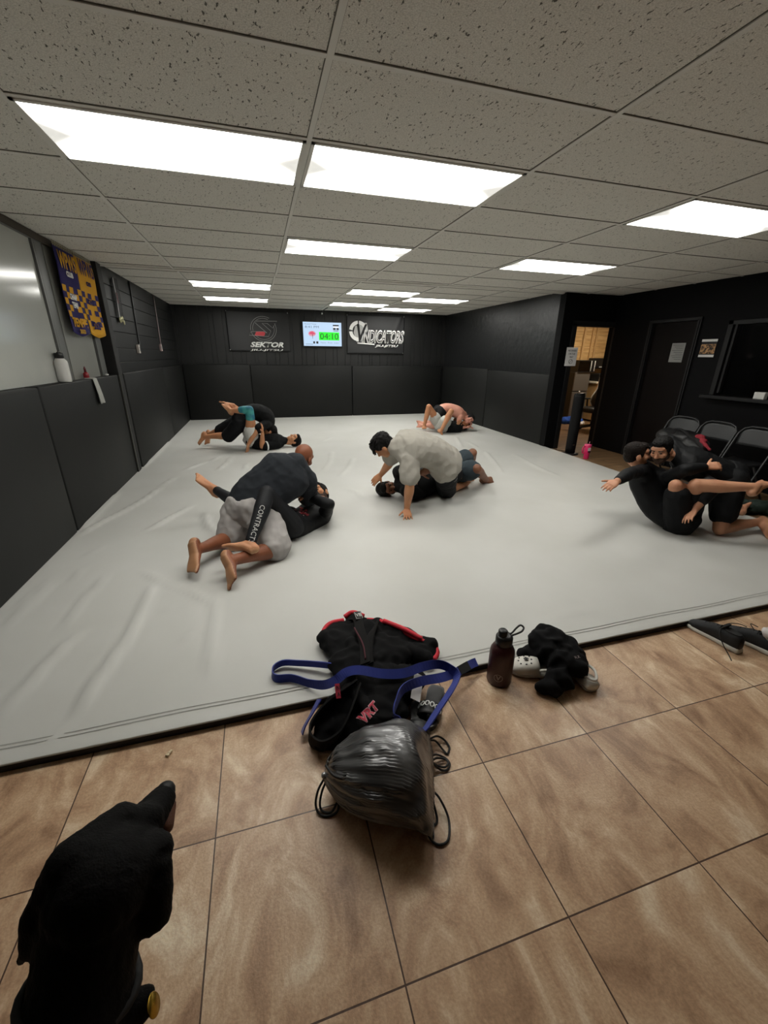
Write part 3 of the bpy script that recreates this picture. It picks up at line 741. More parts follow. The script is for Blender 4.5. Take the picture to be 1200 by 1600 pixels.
text('JIU-JITSU', m_lettering, t, crop2(750, 668), (1, 0, 0), (0, 0, 1), 0.07, 0.002, 0.25, 0.62)
# screen
t = thing('wall_screen', 'lit flat screen with a green timer panel, mounted on the back wall', 'screen', (1.12, 10.84, 1.735))
W, H = 0.925, 0.53
MB().box((-0.015, -0.04, -0.015), (W + 0.015, 0.03, H + 0.015), bevel=0.006).build('frame', m_blkplastic, t)
def em(n, c, s): return M(n, '#101010', 0.4, emit=(c, s))
MB().box((0, -0.045, 0), (W, -0.038, H)).build('display', em('display_blue', '#c2dcf8', 1.0), t)
def q(x, y): return ((x - 125) / 890 * W, -0.0465, H - (y - 135) / 540 * H)
def rect(n, x0, y0, x1, y1, m, d=0.001): MB().poly([q(x0, y0), q(x1, y0), q(x1, y1), q(x0, y1)], d, (0, -1, 0)).build(n, m, t)
rect('timer_panel', 485, 355, 960, 540, em('timer_green', '#14f01e', 1.1))
text('04:10', em('timer_digits', '#0a5a10', 0.6), t, q(725, 450), (1, 0, 0), (0, 0, 1), 0.19, 0, 0, 0.45)
text('8:41 PM', em('screen_grey', '#7b93b4', 0.6), t, q(330, 245), (1, 0, 0), (0, 0, 1), 0.07, 0, 0, 0.33)
text('Round Timer', em('screen_grey_2', '#8ea6c6', 0.6), t, q(300, 180), (1, 0, 0), (0, 0, 1), 0.04, 0, 0, 0.28)
text('Next  Rest  Laps', em('screen_grey_3', '#a5bfd8', 0.6), t, q(730, 600), (1, 0, 0), (0, 0, 1), 0.04, 0, 0, 0.44)
pk = em('screen_pink', '#f2547a', 0.8)
MB().poly([q(325 + 85 * math.cos(a * PI / 12), 395 + 62 * math.sin(a * PI / 12)) for a in range(24)], 0.001, (0, -1, 0)).build('round_icon', em('screen_pink_glow', '#f6a9bd', 0.8), t)
MB().poly([q(*p) for p in [(255, 400), (280, 360), (340, 345), (375, 375), (410, 395), (360, 415), (300, 412)]], 0.002, (0, -1, 0)).build('bird_icon', pk, t)
MB().poly([q(*p) for p in [(330, 410), (342, 410), (338, 510), (332, 510)]], 0.002, (0, -1, 0)).build('bird_icon_leg', em('screen_dark', '#38303a', 0.4), t)
for a in ((815, 185, 955, 215), (820, 255, 880, 300), (900, 255, 955, 300), (825, 315, 945, 328)): rect('box_icon', *a, em('screen_black', '#10141c', 0.3))
rect('box_icon', 822, 222, 950, 252, em('screen_white', '#ffffff', 1.0)); rect('button_icon', 345, 570, 385, 620, em('screen_black_2', '#10141c', 0.3)); rect('button_icon', 415, 570, 462, 620, em('screen_black_3', '#10141c', 0.3))
rect('base_line', 165, 630, 340, 640, em('screen_line', '#8aa0bb', 0.5))
t = thing('hanging_cable', 'short grey cable with a white plug hanging from the ceiling above the screen', 'cable', (1.52, 10.3, CB))
MB().tube(catmull([(0.12, -0.1, 0.0), (0.06, -0.02, -0.03), (0.02, 0.02, -0.06), (0, 0.03, -0.1)], 5), 0.009).build('lead', m_metaldk, t, True)
MB().lathe([(0.014, -0.13), (0.016, -0.12), (0.014, -0.1)], (0, 0.03, 0), 12).build('plug', m_white, t, True)

# ================================================================== RIGHT SIDE
t = thing('paper_sign', 'white paper sign with a round symbol taped beside the open doorway', 'sign', (5.05, 6.155, 1.55))
MB().box((-0.11, -0.003, -0.145), (0.11, 0, 0.145)).build('sheet', m_paper, t)
for k, s_ in enumerate(('NO SHOES', 'ON THE', 'MAT')): text(s_, m_ink, t, (0, -0.004, 0.095 - k * 0.05), (1, 0, 0), (0, 0, 1), 0.04, 0, 0, (0.16, 0.13, 0.07)[k])
MB().tube([(0.035 * math.cos(a * PI / 10), -0.005, -0.075 + 0.035 * math.sin(a * PI / 10)) for a in range(20)], 0.003, 6, True).build('round_symbol', m_ink, t)
MB().tube([(-0.024, -0.005, -0.099), (0.024, -0.005, -0.051)], 0.003, 6).build('round_symbol_bar', m_ink, t)
t = thing('door_notice', 'grey printed notice taped to the dark brown door', 'notice', (5.884, 4.95, 1.62))
MB().box((-0.003, -0.105, -0.13), (0, 0.105, 0.13)).build('sheet', m_papergrey, t)
mb = MB()
for k in range(9): mb.box((-0.0042, -0.085, 0.1 - k * 0.024), (-0.003, 0.085 - 0.03 * (k % 3), 0.104 - k * 0.024))
mb.build('text_lines', m_ink, t)
t = thing('wall_poster', 'small framed group photo with white bars on the black wall beside the window', 'poster', (5.848, 4.48, 1.675))
MB().box((-0.006, -0.105, -0.115), (0, 0.105, 0.115)).build('sheet', m_ink, t)
MB().box((-0.008, -0.105, 0.082), (-0.005, 0.105, 0.112)).build('white_bar', m_paper, t); MB().box((-0.008, -0.105, -0.112), (-0.005, 0.105, -0.082)).build('white_bar', m_paper, t)
MB().box((-0.008, -0.1, -0.07), (-0.005, 0.1, 0.05)).build('picture', M('group_picture', '#140d0a', 0.6, var=('#b98d5e', 38, 0.1)), t)
o = MB().box((5.80, 3.60, 1.09), (5.86, 3.72, 1.17), bevel=0.006).build('small_box', m_white); tag(o, 'small white box standing on the dark window ledge', 'box')
# air purifier tower
t = thing('tower_fan', 'tall black tower fan standing at the mat edge before the doorway', 'fan', (4.98, 5.72, 0))
MB().lathe([(0.13, 0), (0.135, 0.008), (0.13, 0.02), (0.09, 0.028)], seg=28).build('base', m_blkplastic, t, True)
MB().loft([((0, 0, 0.03), (0.078, 0, 0), (0, 0.078, 0)), ((0, 0, 0.12), (0.08, 0, 0), (0, 0.08, 0)), ((0, 0, 0.93), (0.085, 0, 0), (0, 0.085, 0)), ((0, 0, 0.98), (0.082, 0, 0), (0, 0.082, 0)), ((0, 0, 0.985), (0.07, 0, 0), (0, 0.07, 0))], 28).build('body', M('black_mesh_plastic', '#0a0a0b', 0.6, bump=(300, 0.4, 0.002), spec=0.2), t, True)
MB().lathe([(0.072, 0.98), (0.078, 0.99), (0.072, 1.0), (0.03, 1.004)], seg=28).build('top_panel', M('glossy_black', '#0d0d0e', 0.2), t, True)
MB().cbox((-0.02, -0.079, 0.17), (0.03, 0.006, 0.012)).build('badge', m_chrome, t)
tag(MB().tube(catmull([(4.99, 5.84, 0.02), (5.02, 5.95, 0.008), (4.96, 6.05, 0.006), (5.06, 6.2, 0.006), (5.12, 6.5, 0.006)], 6), 0.005).build('power_cord', m_blkplastic, None, True), 'thin black power cord running from the tower fan into the doorway', 'cord')
# pink tumbler
t = thing('tumbler', 'bright pink handled tumbler standing on the wood floor at the mat edge', 'tumbler', (5.0, 5.36, 0))
m_pink = M('pink_steel', '#e0306c', 0.35)
MB().lathe([(0.038, 0), (0.04, 0.004), (0.042, 0.08), (0.052, 0.11), (0.053, 0.215), (0.05, 0.22)], seg=24).build('cup', m_pink, t, True)
MB().lathe([(0.053, 0.216), (0.055, 0.22), (0.054, 0.235), (0.02, 0.238)], seg=24).build('lid', M('light_pink_plastic', '#e8507f', 0.35), t, True)
MB().tube(catmull([(-0.05, -0.0, 0.2), (-0.085, 0.0, 0.2), (-0.095, 0.0, 0.15), (-0.085, 0.0, 0.1), (-0.047, 0.0, 0.095)], 5), 0.008).build('handle', m_pink, t, True)
MB().tube([(0.015, 0, 0.23), (0.02, 0, 0.28)], 0.004).build('straw', M('straw_pink', '#f0a0b8', 0.4), t, True)
o = MB().cbox((0, 0, 0), (0.05, 0.002, 0.05), bevel=0.0).build('white_patch', m_white, t); o.location = (-0.012, -0.054, 0.165)
MB().cbox((-0.005, -0.053, 0.125), (0.05, 0.004, 0.022)).build('dark_patch', m_ink, t)

# folding chairs along the wall, facing the mat
m_chair = M('grey_enamel', '#343536', 0.4, metal=0.3); m_seat = M('chair_pan', '#1c1c1d', 0.4, metal=0.3)
def folding_chair(y, label):
    t = thing('folding_chair', label, 'chair', (5.38, y, 0.0), 0, 'folding chairs by the window')
    hw = 0.215
    # two upright frames joined over the top (back legs lean to -X at the floor)
    P = [(-0.34, -hw, 0.012)] + [(-0.34 + 0.37 * k / 4, -hw, 0.012 + 0.72 * k / 4) for k in range(1, 5)] + [(0.05, -hw + 0.035, 0.785), (0.06, -hw + 0.1, 0.81), (0.062, 0, 0.815), (0.06, hw - 0.1, 0.81), (0.05, hw - 0.035, 0.785)] + [(-0.34 + 0.37 * k / 4, hw, 0.012 + 0.72 * k / 4) for k in range(4, -1, -1)]
    MB().tube(P, 0.0115, 8).build('front_frame', m_chair, t, True)
    for s in (-1, 1):
        MB().tube([(0.1, s * 0.185, 0.012), (-0.2, s * 0.185, 0.43)], 0.0105, 8).build('rear_leg', m_chair, t, True)
    MB().tube([(0.06, -0.185, 0.07), (0.06, 0.185, 0.07)], 0.008).build('stretcher', m_chair, t, True)
    MB().tube([(-0.31, -hw, 0.07), (-0.31, hw, 0.07)], 0.008).build('stretcher', m_chair, t, True)
    mb = MB()
    def bk(u, v):
        a = -hw + 0.012 + (2 * hw - 0.024) * u; top = 0.80 - 0.055 * max(0, abs(2 * u - 1) - 0.5) ** 2 * 4
        z = 0.60 + (top - 0.60) * v
        return (0.03 + 0.025 * (1 - (2 * u - 1) ** 2) + (z - 0.7) * 0.25, a, z)
    mb.quadgrid(bk, 18, 8); o = mb.build('backrest', m_chair, t, True); o.modifiers.new('t', 'SOLIDIFY').thickness = 0.006
    mb = MB()
    mb.quadgrid(lambda u, v: (-0.36 + 0.39 * v, -0.195 + 0.39 * u, 0.43 + 0.02 * (2 * v - 1) ** 2 * (1 if v < .5 else -1) * -0.5 + 0.012 * (2 * u - 1) ** 2), 12, 12)
    o = mb.build('seat', m_seat, t, True); o.modifiers.new('t', 'SOLIDIFY').thickness = 0.012
    return t
folding_chair(4.20, 'grey metal folding chair farthest back, beside the brown door')
folding_chair(3.74, 'middle grey metal folding chair behind the black backpack')
folding_chair(3.28, 'grey metal folding chair cut by the right photo edge')
# backpack across two seats
t = thing('backpack', 'black backpack lying across the seats of the two rear folding chairs', 'backpack', (0, 0, 0))
mb = MB(); mb.ell((5.17, 3.98, 0.56), (0.17, 0.30, 0.125)); mb.ell((5.12, 3.78, 0.54), (0.14, 0.2, 0.10)); mb.ell((5.17, 4.18, 0.57), (0.13, 0.14, 0.11)); mb.ell((5.05, 3.95, 0.53), (0.1, 0.2, 0.08))
blob(mb, 'bag_body', M('black_nylon', '#161617', 0.5), t, 0.012, 5, (0.014, 9, (1, 1, 1)))
MB().ribbon(catmull([(5.18, 4.16, 0.675), (5.12, 4.0, 0.70), (5.06, 3.85, 0.665), (5.03, 3.7, 0.60), (5.02, 3.55, 0.5)], 5), [(0.03, 0.0, 0.01)] * 21, 0.004).build('shoulder_strap', M('strap_black', '#1f1f20', 0.6), t)
mb = MB(); mb.ell((5.12, 3.72, 0.645), (0.04, 0.06, 0.035)); mb.ell((5.1, 3.66, 0.62), (0.03, 0.05, 0.025)); mb.cap((5.08, 3.66, 0.61), (5.03, 3.50, 0.54), 0.022, 0.012)
o = blob(mb, 'red_cloth', M('dark_red_cloth', '#8a1f2c', 0.8), None, 0.008, 3, (0.008, 18, (1, 1, 1))); tag(o, 'crumpled dark red cloth lying on the black backpack', 'cloth')
# green clothing on the wood floor at the far right
mb = MB()
for c_, r_ in (((4.90, 2.88, 0.05), (0.13, 0.12, 0.05)), ((5.05, 2.84, 0.06), (0.15, 0.13, 0.06)), ((5.2, 2.75, 0.05), (0.16, 0.14, 0.05)), ((4.98, 2.95, 0.05), (0.12, 0.1, 0.05)), ((5.1, 2.7, 0.04), (0.12, 0.1, 0.04))): mb.ell(c_, r_)
o = blob(mb, 'clothing_heap', M('dark_green_cloth', '#14241c', 0.85), None, 0.01, 3, (0.02, 11, (1, 1, 1))); tag(o, 'dark green crumpled clothing on the floor by the right mat edge', 'clothing')
o = blob(MB().ell((4.90, 2.98, 0.035), (0.05, 0.07, 0.03)).ell((4.87, 3.03, 0.04), (0.03, 0.04, 0.035)), 'cloth_scrap', m_paper, None, 0.008, 2, (0.008, 20, (1, 1, 1))); tag(o, 'small white cloth lying beside the dark green clothing', 'cloth')

# ================================================================== OFFICE
t = thing('mini_fridge', 'grey two-door mini fridge standing in the office behind the doorway', 'fridge', (7.66, 9.05, 0))
m_fr = M('brushed_grey', '#6c6a66', 0.4, metal=0.4)
MB().box((-0.22, -0.2, 0.02), (0.22, 0.25, 1.2), bevel=0.008).build('cabinet', m_blkplastic, t)
MB().box((-0.22, -0.235, 0.76), (0.22, -0.2, 1.2), bevel=0.008).build('freezer_door', m_fr, t); MB().box((-0.22, -0.235, 0.03), (0.22, -0.2, 0.74), bevel=0.008).build('fridge_door', m_fr, t)
MB().ell((-0.02, -0.24, 0.745), (0.02, 0.012, 0.02)).build('badge', m_white, t, True)
t = thing('microwave', 'black and silver microwave sitting on top of the mini fridge', 'microwave', (7.74, 8.99, 1.2))
MB().box((-0.24, -0.17, 0.01), (0.24, 0.17, 0.28), bevel=0.006).build('case', m_blkplastic, t)
MB().box((-0.23, -0.18, 0.03), (0.10, -0.17, 0.26)).build('door_glass', m_glassdk, t)
for x in (0.11, 0.215): MB().tube(catmull([(x, -0.185, 0.02), (x - 0.012, -0.2, 0.14), (x, -0.185, 0.265)], 5), 0.009).build('silver_bar', m_white, t, True)
MB().box((-0.25, -0.2, -0.0), (0.25, 0.18, 0.012)).build('tray', m_metaldk, t)
t = thing('office_desk', 'wooden drawer desk with a white top in the office behind the doorway', 'desk', (8.65, 9.0, 0))
MB().box((-0.62, -0.28, 0.94), (0.9, 0.3, 0.98), bevel=0.004).build('desk_top', M('cream_top', '#dcd6c6', 0.5), t)
MB().box((-0.58, -0.24, 0.05), (0.86, 0.28, 0.94)).build('carcass', m_pinetrim, t)
for z0, z1 in ((0.72, 0.92), (0.50, 0.70), (0.08, 0.48)): MB().box((-0.57, -0.262, z0), (-0.05, -0.24, z1), bevel=0.004).build('drawer', M('oak_front', '#a37a48', 0.5, var=('#8c6538', 5), stretch=(1, 8, 8)), t)
t = thing('printer', 'black printer with a white paper tray on the office desk', 'printer', (8.42, 9.0, 0.98))
MB().box((-0.28, -0.2, 0), (0.3, 0.2, 0.19), bevel=0.02).build('case', m_blkplastic, t); MB().loft([((-0.05, -0.22, 0.19), (0.2, 0, 0), (0, 0.09, 0)), ((0.0, -0.22, 0.205), (0.24, 0, 0), (0, 0.08, 0))], 20).build('paper_tray', m_white, t, True)
t = thing('shelf_unit', 'dark wall shelf with electronics above the printer in the office', 'shelf', (8.55, 9.2, 1.28))
MB().box((-0.4, -0.24, 0), (0.6, 0.14, 0.025)).build('board', m_dkbrown, t)
o = MB().box((8.18, 9.12, 1.31), (8.5, 9.3, 1.53), bevel=0.01).build('black_case', m_blkplastic); tag(o, 'black boxy case standing on the office shelf beside the microwave', 'case')
o = MB().box((8.35, 8.98, 1.306), (8.62, 9.09, 1.33), bevel=0.005).build('flat_box', m_white); tag(o, 'flat white box on the office shelf in front of the pale blue screen', 'box')
t = thing('monitor', 'small monitor with a pale blue lit screen on the office shelf', 'monitor', (8.7, 9.2, 1.31))
MB().box((-0.16, -0.01, 0.03), (0.3, 0.02, 0.2)).build('case', m_blkplastic, t); MB().box((-0.15, -0.014, 0.06), (0.29, -0.01, 0.19)).build('display', em('monitor_glow', '#a8d8dc', 0.8), t); MB().box((0, -0.03, 0), (0.12, 0.05, 0.03)).build('foot', m_blkplastic, t)
t = thing('gaming_chair', 'black office chair with white edging standing in the office', 'chair', (7.02, 7.55, 0), math.radians(4))
prof = [(-0.02, 0.42), (0.02, 0.5), (-0.05, 0.62), (-0.03, 0.75), (0.05, 0.9), (0.08, 1.05), (0.07, 1.2), (0.1, 1.32)]
wd = [0.24, 0.26, 0.27, 0.25, 0.23, 0.25, 0.2, 0.14]
MB().loft([((x + 0.2, 0, z), (0, w_, 0), (0.05, 0, 0)) for (x, z), w_ in zip(prof, wd)], 20, 3).build('backrest', m_blkplastic, t, True)
for s in (-1, 1): MB().tube(catmull([(x + 0.19, s * w_, z) for (x, z), w_ in zip(prof, wd)], 4), 0.022).build('white_edging', m_white, t, True)
MB().loft([((0, 0, 0.42), (0.25, 0, 0), (0, 0.26, 0)), ((0, 0, 0.47), (0.27, 0, 0), (0, 0.28, 0)), ((0, 0, 0.52), (0.25, 0, 0), (0, 0.26, 0))], 20, 3.5).build('seat', m_blkplastic, t, True)
MB().tube([(0, 0, 0.1), (0, 0, 0.42)], 0.03).build('gas_post', m_metaldk, t, True)
for k in range(5):
    a = k * 2 * PI / 5 + 0.3; sp = MB().tube([(0, 0, 0.13), (0.3 * math.cos(a), 0.3 * math.sin(a), 0.08)], [0.03, 0.02]).build('foot_spoke', m_blkplastic, t, True)
    MB().ell((0.3 * math.cos(a), 0.3 * math.sin(a), 0.033), (0.033, 0.033, 0.033)).build('caster', m_metaldk, sp, True)
for s in (-1, 1):
    MB().tube(catmull([(0.1, s * 0.27, 0.45), (0.1, s * 0.31, 0.5), (0.08, s * 0.31, 0.66)], 4), 0.018).build('arm_post', m_blkplastic, t, True); MB().cbox((0.0, s * 0.31, 0.68), (0.26, 0.08, 0.03), bevel=0.01).build('armrest', m_blkplastic, t, True)
mb = MB()
for c_, r_ in (((7.40, 8.58, 0.08), (0.2, 0.15, 0.1)), ((7.22, 8.66, 0.07), (0.18, 0.14, 0.09)), ((7.50, 8.54, 0.06), (0.14, 0.14, 0.07))): mb.ell(c_, r_)
o = blob(mb, 'blue_blanket', M('blue_cloth', '#1c4fb0', 0.8), None, 0.014, 3, (0.03, 7, (1, 1, 1))); tag(o, 'bright blue bundled cloth on the office floor by the mini fridge', 'cloth')
o = blob(MB().ell((7.36, 8.3, 0.04), (0.1, 0.06, 0.04)).ell((7.44, 8.3, 0.05), (0.05, 0.05, 0.045)), 'white_cloth', m_paper, None, 0.012, 2, (0.015, 11, (1, 1, 1))); tag(o, 'small white cloth on the office floor before the blue bundle', 'cloth')
o = MB().lathe([(0.11, 0), (0.13, 0.28), (0.125, 0.28), (0.105, 0.02)], (7.02, 7.12, 0), 20).build('waste_bin', M('blue_plastic', '#23407c', 0.5)); tag(o, 'small blue waste bin on the office floor at the door edge', 'bin')

# ================================================================== FOREGROUND THINGS
def ribbon_thing(name, pts, h, mat, parent=None, th=0.005, n=6, tilt=None):
    """standing strip: width mostly vertical, leaning by tilt"""
    P = catmull(pts, n); W = []
    for i, p in enumerate(P):
        t = (P[min(i + 1, len(P) - 1)] - P[max(i - 1, 0)]).normalized(); s_ = V((0, 0, 1)).cross(t).normalized()
        k = tilt[min(int(i / n), len(tilt) - 1)] if tilt else 0.3
        k2 = tilt[min(int(i / n) + 1, len(tilt) - 1)] if tilt else 0.3; k = lerp(k, k2, (i % n) / n) if tilt else k
        u = V((0, 0, 1)); u = (u - t * u.dot(t)).normalized()
        W.append((u * math.cos(k) + s_ * math.sin(k)) * h)
    return MB().ribbon(P, W, th).build(name, mat, parent, False)
def lerp(a, b, t): return a * (1 - t) + b * t

# ---- black gi jacket
m_gi = M('black_gi_cotton', '#0d0d0e', 0.9, var=('#121213', 6), bump=(420, 0.5, 0.002), spec=0.15)
m_lap = M('black_lapel', '#141313', 0.85, bump=(700, 0.4, 0.001), spec=0.2)
m_red = M('red_trim', '#cf2436', 0.7)
m_maroon = M('maroon_stitch', '#4d1a24', 0.8)
t = thing('gi_jacket', 'crumpled black martial arts jacket with red trim lying over the mat edge', 'jacket', (0.35, 1.6, 0.0))
o0 = V((0.35, 1.6, 0.0))
def loc(o): o.data.transform(Matrix.Translation(-o0)); return o
mb = MB()
for c, r in (((.30, 1.82, .085), (.115, .14, .05)), ((.44, 1.84, .085), (.13, .11, .055)), ((.58, 1.75, .08), (.14, .10, .045)), ((.70, 1.63, .075), (.09, .075, .04)), ((.46, 1.66, .09), (.2, .13, .055)), ((.33, 1.62, .085), (.13, .12, .05)),
             ((.38, 1.5, .08), (.16, .1, .06)), ((.46, 1.42, .075), (.13, .09, .065)), ((.40, 1.33, .06), (.11, .09, .06)), ((.33, 1.29, .05), (.09, .075, .05)), ((.56, 1.47, .07), (.09, .08, .05))): mb.ell(c, r, 18, 10)
mb.ell((.40, 1.935, .085), (.09, .045, .04)); mb.ell((.32, 1.93, .08), (.07, .04, .035))
for a, b, ra, rb in (((.22, 1.86, .09), (.27, 1.66, .09), .04, .035), ((.52, 1.88, .1), (.76, 1.64, .09), .04, .035), ((.5, 1.75, .1), (.7, 1.57, .09), .035, .03), ((.3, 1.5, .11), (.45, 1.32, .08), .04, .035), ((.5, 1.5, .1), (.46, 1.3, .08), .03, .03),
                     ((.34, 1.74, .115), (.38, 1.60, .12), .03, .025), ((.55, 1.66, .1), (.45, 1.58, .12), .03, .03), ((.27, 1.44, .1), (.33, 1.32, .09), .035, .03)): mb.cap(a, b, ra, rb)
loc(blob(mb, 'cloth_body', m_gi, t, 0.008, 4, (0.016, 11, (1, 1, 1))))
loc(ribbon_thing('lapel', [(.37, 1.97, .125), (.41, 1.91, .15), (.40, 1.78, .16), (.395, 1.66, .155), (.37, 1.54, .15)], 0.05, m_lap, t, 0.009, 6, [1.2] * 6))
loc(ribbon_thing('lapel', [(.52, 1.88, .125), (.45, 1.74, .155), (.405, 1.62, .155), (.385, 1.53, .15)], 0.05, m_lap, t, 0.009, 6, [0.5, 0.9, 1.0, 1.0]))
loc(MB().tube(catmull([(.372, 1.80, .17), (.385, 1.66, .17), (.375, 1.56, .16)], 6), 0.004).build('maroon_edge', m_maroon, t, True))
for pts in ([(.205, 1.86, .085), (.225, 1.92, .1), (.27, 1.955, .11), (.345, 1.955, .115)], [(.35, 1.965, .13), (.40, 1.975, .145), (.455, 1.93, .14)], [(.47, 1.915, .12), (.50, 1.905, .12), (.53, 1.88, .125)],
            [(.535, 1.875, .13), (.62, 1.77, .125), (.70, 1.68, .115), (.765, 1.645, .1)], [(.55, 1.85, .145), (.64, 1.745, .145), (.71, 1.67, .125)], [(.775, 1.635, .095), (.768, 1.59, .085), (.735, 1.555, .075)]):
    loc(MB().tube(catmull(pts, 6), 0.0135, 8).build('red_trim', m_red, t, True))
lb = MB().box((-.022, -.028, 0), (.022, .028, .003)).build('neck_label', M('black_label', '#141414', 0.6), t); lb.location = V((.418, 1.905, .168)) - o0; lb.rotation_euler = (0.25, 0.1, 0.1)
text('VB', m_lettering, lb, (0, 0, .004), (1, 0, 0), (0, 1, 0), 0.034, 0.0, 0, 0.03)
MB().tube([(-.018, -.024, .004), (.018, -.024, .004), (.018, .024, .004), (-.018, .024, .004)], 0.0012, 5, True).build('label_border', m_lettering, lb)
# open sleeve / collar loop hanging off the mat edge
loc(ribbon_thing('collar_band', [(.30, 1.45, .135), (.20, 1.40, .125), (.125, 1.36, .10), (.075, 1.31, .075), (.075, 1.265, .055), (.12, 1.235, .05), (.19, 1.255, .07), (.25, 1.32, .11), (.31, 1.42, .135)], 0.07, m_lap, t, 0.008, 7, [0.5, 0.45, 0.3, 0.15, 0.0, -0.2, -0.3, -0.3, -0.3]))
mb = MB()
for c, r in (((.19, 1.33, .045), (.1, .07, .04)), ((.14, 1.28, .03), (.07, .05, .03)), ((.25, 1.28, .045), (.09, .06, .04)), ((.24, 1.4, .06), (.1, .07, .05))): mb.ell(c, r)
loc(blob(mb, 'sleeve_lining', M('black_lining', '#0a0a0b', 0.9, spec=0.1), t, 0.008, 3, (0.01, 14, (1, 1, 1))))
m_redtxt = M('red_embroidery', '#c2324a', 0.7); m_pink = M('pale_embroidery', '#d9a9b0', 0.7)
gi = [c for c in t.children if c.name.startswith('cloth_body')][0]
bpy.context.view_layer.update()
def gi_text(txt, c, x, y, size, mat, name, bold=0.0, lift=0.004):
    me = text_mesh(txt, size, bold); ob = decal(me, gi, c, x, y, mat, None, name, lift); ob.parent = t; ob.data.transform(Matrix.Translation(-o0)); return ob
gi_text('VRT', (.325, 1.275, .13), (.8, .45, .25), (-.45, .75, .5), 0.052, m_pink, 'lettering', 0.004, 0.003); gi_text('VRT', (.325, 1.275, .13), (.8, .45, .25), (-.45, .75, .5), 0.052, m_redtxt, 'lettering', 0.001, 0.006)
ob = MB().box((-.014, -.03, 0), (.014, .03, .002)).build('red_patch', m_redtxt, t); ob.location = V((.207, 1.385, .17)) - o0; ob.rotation_euler = (0.9, 0.5, 0.5)
text('N', m_ink, ob, (0, 0.012, .002), (1, 0, 0), (0, 1, 0), 0.026, 0.0); text('A', m_ink, ob, (0, -0.014, .002), (1, 0, 0), (0, 1, 0), 0.026, 0.0)

# ---- blue belt
m_blue = M('blue_belt_cotton', '#1b2f8e', 0.75, var=('#182a80', 12), bump=(900, 0.4, 0.001), sheen=0.2)
t = thing('belt', 'blue martial arts belt looped over the black jacket and bag', 'belt', (0.4, 1.5, 0)); o0 = V((0.4, 1.5, 0.0))
A_ = [(.26, 1.60, .10), (.18, 1.66, .085), (.069, 1.715, .075), (-.015, 1.745, .07), (-.065, 1.715, .066), (-.055, 1.655, .064), (.024, 1.63, .066), (.10, 1.57, .07), (.165, 1.515, .095), (.215, 1.482, .14), (.265, 1.49, .165), (.325, 1.478, .175), (.42, 1.428, .175), (.52, 1.415, .165), (.62, 1.44, .155), (.71, 1.452, .14), (.765, 1.43, .12), (.785, 1.39, .10), (.71, 1.305, .11), (.625, 1.238, .10), (.55, 1.18, .085), (.525, 1.165, .08)]
loc(ribbon_thing('strap', A_, 0.042, m_blue, t, 0.005, 6, [0.15] * 8 + [0.5, 0.9, 1.0, 1.0, 0.9, 0.8, 0.7, 0.5, 0.3, 0.8, 0.9, 0.9, 0.8, 0.8]))
B_ = [(.90, 1.478, .068), (.82, 1.440, .08), (.71, 1.40, .105), (.60, 1.38, .13), (.50, 1.345, .145), (.45, 1.295, .13), (.425, 1.255, .11), (.44, 1.238, .09)]
loc(ribbon_thing('strap', B_, 0.042, m_blue, t, 0.005, 6, [-0.9, -0.9, -0.9, -0.7, -0.3, -0.1, -0.1, -0.2]))
loc(ribbon_thing('black_rank_bar', [(.895, 1.4765, .0685), (.86, 1.460, .0745), (.825, 1.443, .0795)], 0.0435, m_ink, t, 0.009, 5, [-0.9, -0.9, -0.9]))
loc(ribbon_thing('strap_end', [(.95, 1.495, .062), (.925, 1.489, .064), (.895, 1.4765, .0685)], 0.042, m_blue, t, 0.005, 5, [-0.9] * 3))
loc(ribbon_thing('strap', [(.13, 1.43, .10), (.09, 1.385, .075), (.055, 1.355, .045), (.04, 1.34, .022)], 0.042, m_blue, t, 0.005, 6, [0.8, 0.7, 0.7, 0.7]))

# ---- pair of slide sandals with chain print
m_rub = M('black_rubber', '#1b1b1c', 0.5); m_grey = M('dark_grey_rubber', '#3c3c3e', 0.4)
def slide(cx, cy, a, label):
    t = thing('slide_sandal', label, 'sandal', (cx, cy, 0), a, 'slide sandals under the belt')
    def outline(s=1.0): return [(0.0, -.128), (.033, -.12), (.043, -.08), (.036, -.02), (.047, .05), (.046, .095), (.025, .13), (-.012, .132), (-.042, .1), (-.047, .04), (-.035, -.02), (-.038, -.08), (-.03, -.12)]
    P = catmull([(x, y, 0) for x, y in outline()] + [(0, -.128, 0)], 3)
    MB().poly([(p.x, p.y, 0.001) for p in P[:-1]], 0.026, (0, 0, 1)).build('sole', m_grey, t)
    MB().poly([(p.x * .86, p.y * .9, 0.027) for p in P[:-1]], 0.004, (0, 0, 1)).build('footbed', m_rub, t)
    mb = MB(); mb.quadgrid(lambda u, v: (-.052 * math.cos(PI * u), .005 + .075 * v + .01 * math.sin(PI * u), .012 + .058 * math.sin(PI * u)), 16, 6)
    ob = mb.build('strap', m_rub, t, True); ob.modifiers.new('t', 'SOLIDIFY').thickness = 0.006
    return t
s1 = slide(.635, 1.33, 2.5, 'dark grey slide sandal with white chain print, farther one under the belt')
s2 = slide(.54, 1.25, 2.7, 'dark grey slide sandal half hidden between the silver bag and belt')
for k in range(6):
    a = 0.55 + k * 0.42; p = V((-.052 * math.cos(a), .045, .018 + .058 * math.sin(a))); n = V((-math.cos(a), 0, math.sin(a)))
    MB().tube([p + n * .003 + V((0, .013 * math.cos(q * PI / 5), 0)) + n.cross(V((0, 1, 0))) * .009 * math.sin(q * PI / 5) for q in range(10)], 0.0024, 6, True).build('chain_link', m_lettering, s1, True)
ob = MB().box((-.024, -.065, 0), (.024, .065, .003)).build('white_tag', m_paper); ob.location = (.575, 1.375, .105); ob.rotation_euler = (.3, .5, -.35); tag(ob, 'blank white card tag sticking up beside the slide sandals and belt', 'tag')

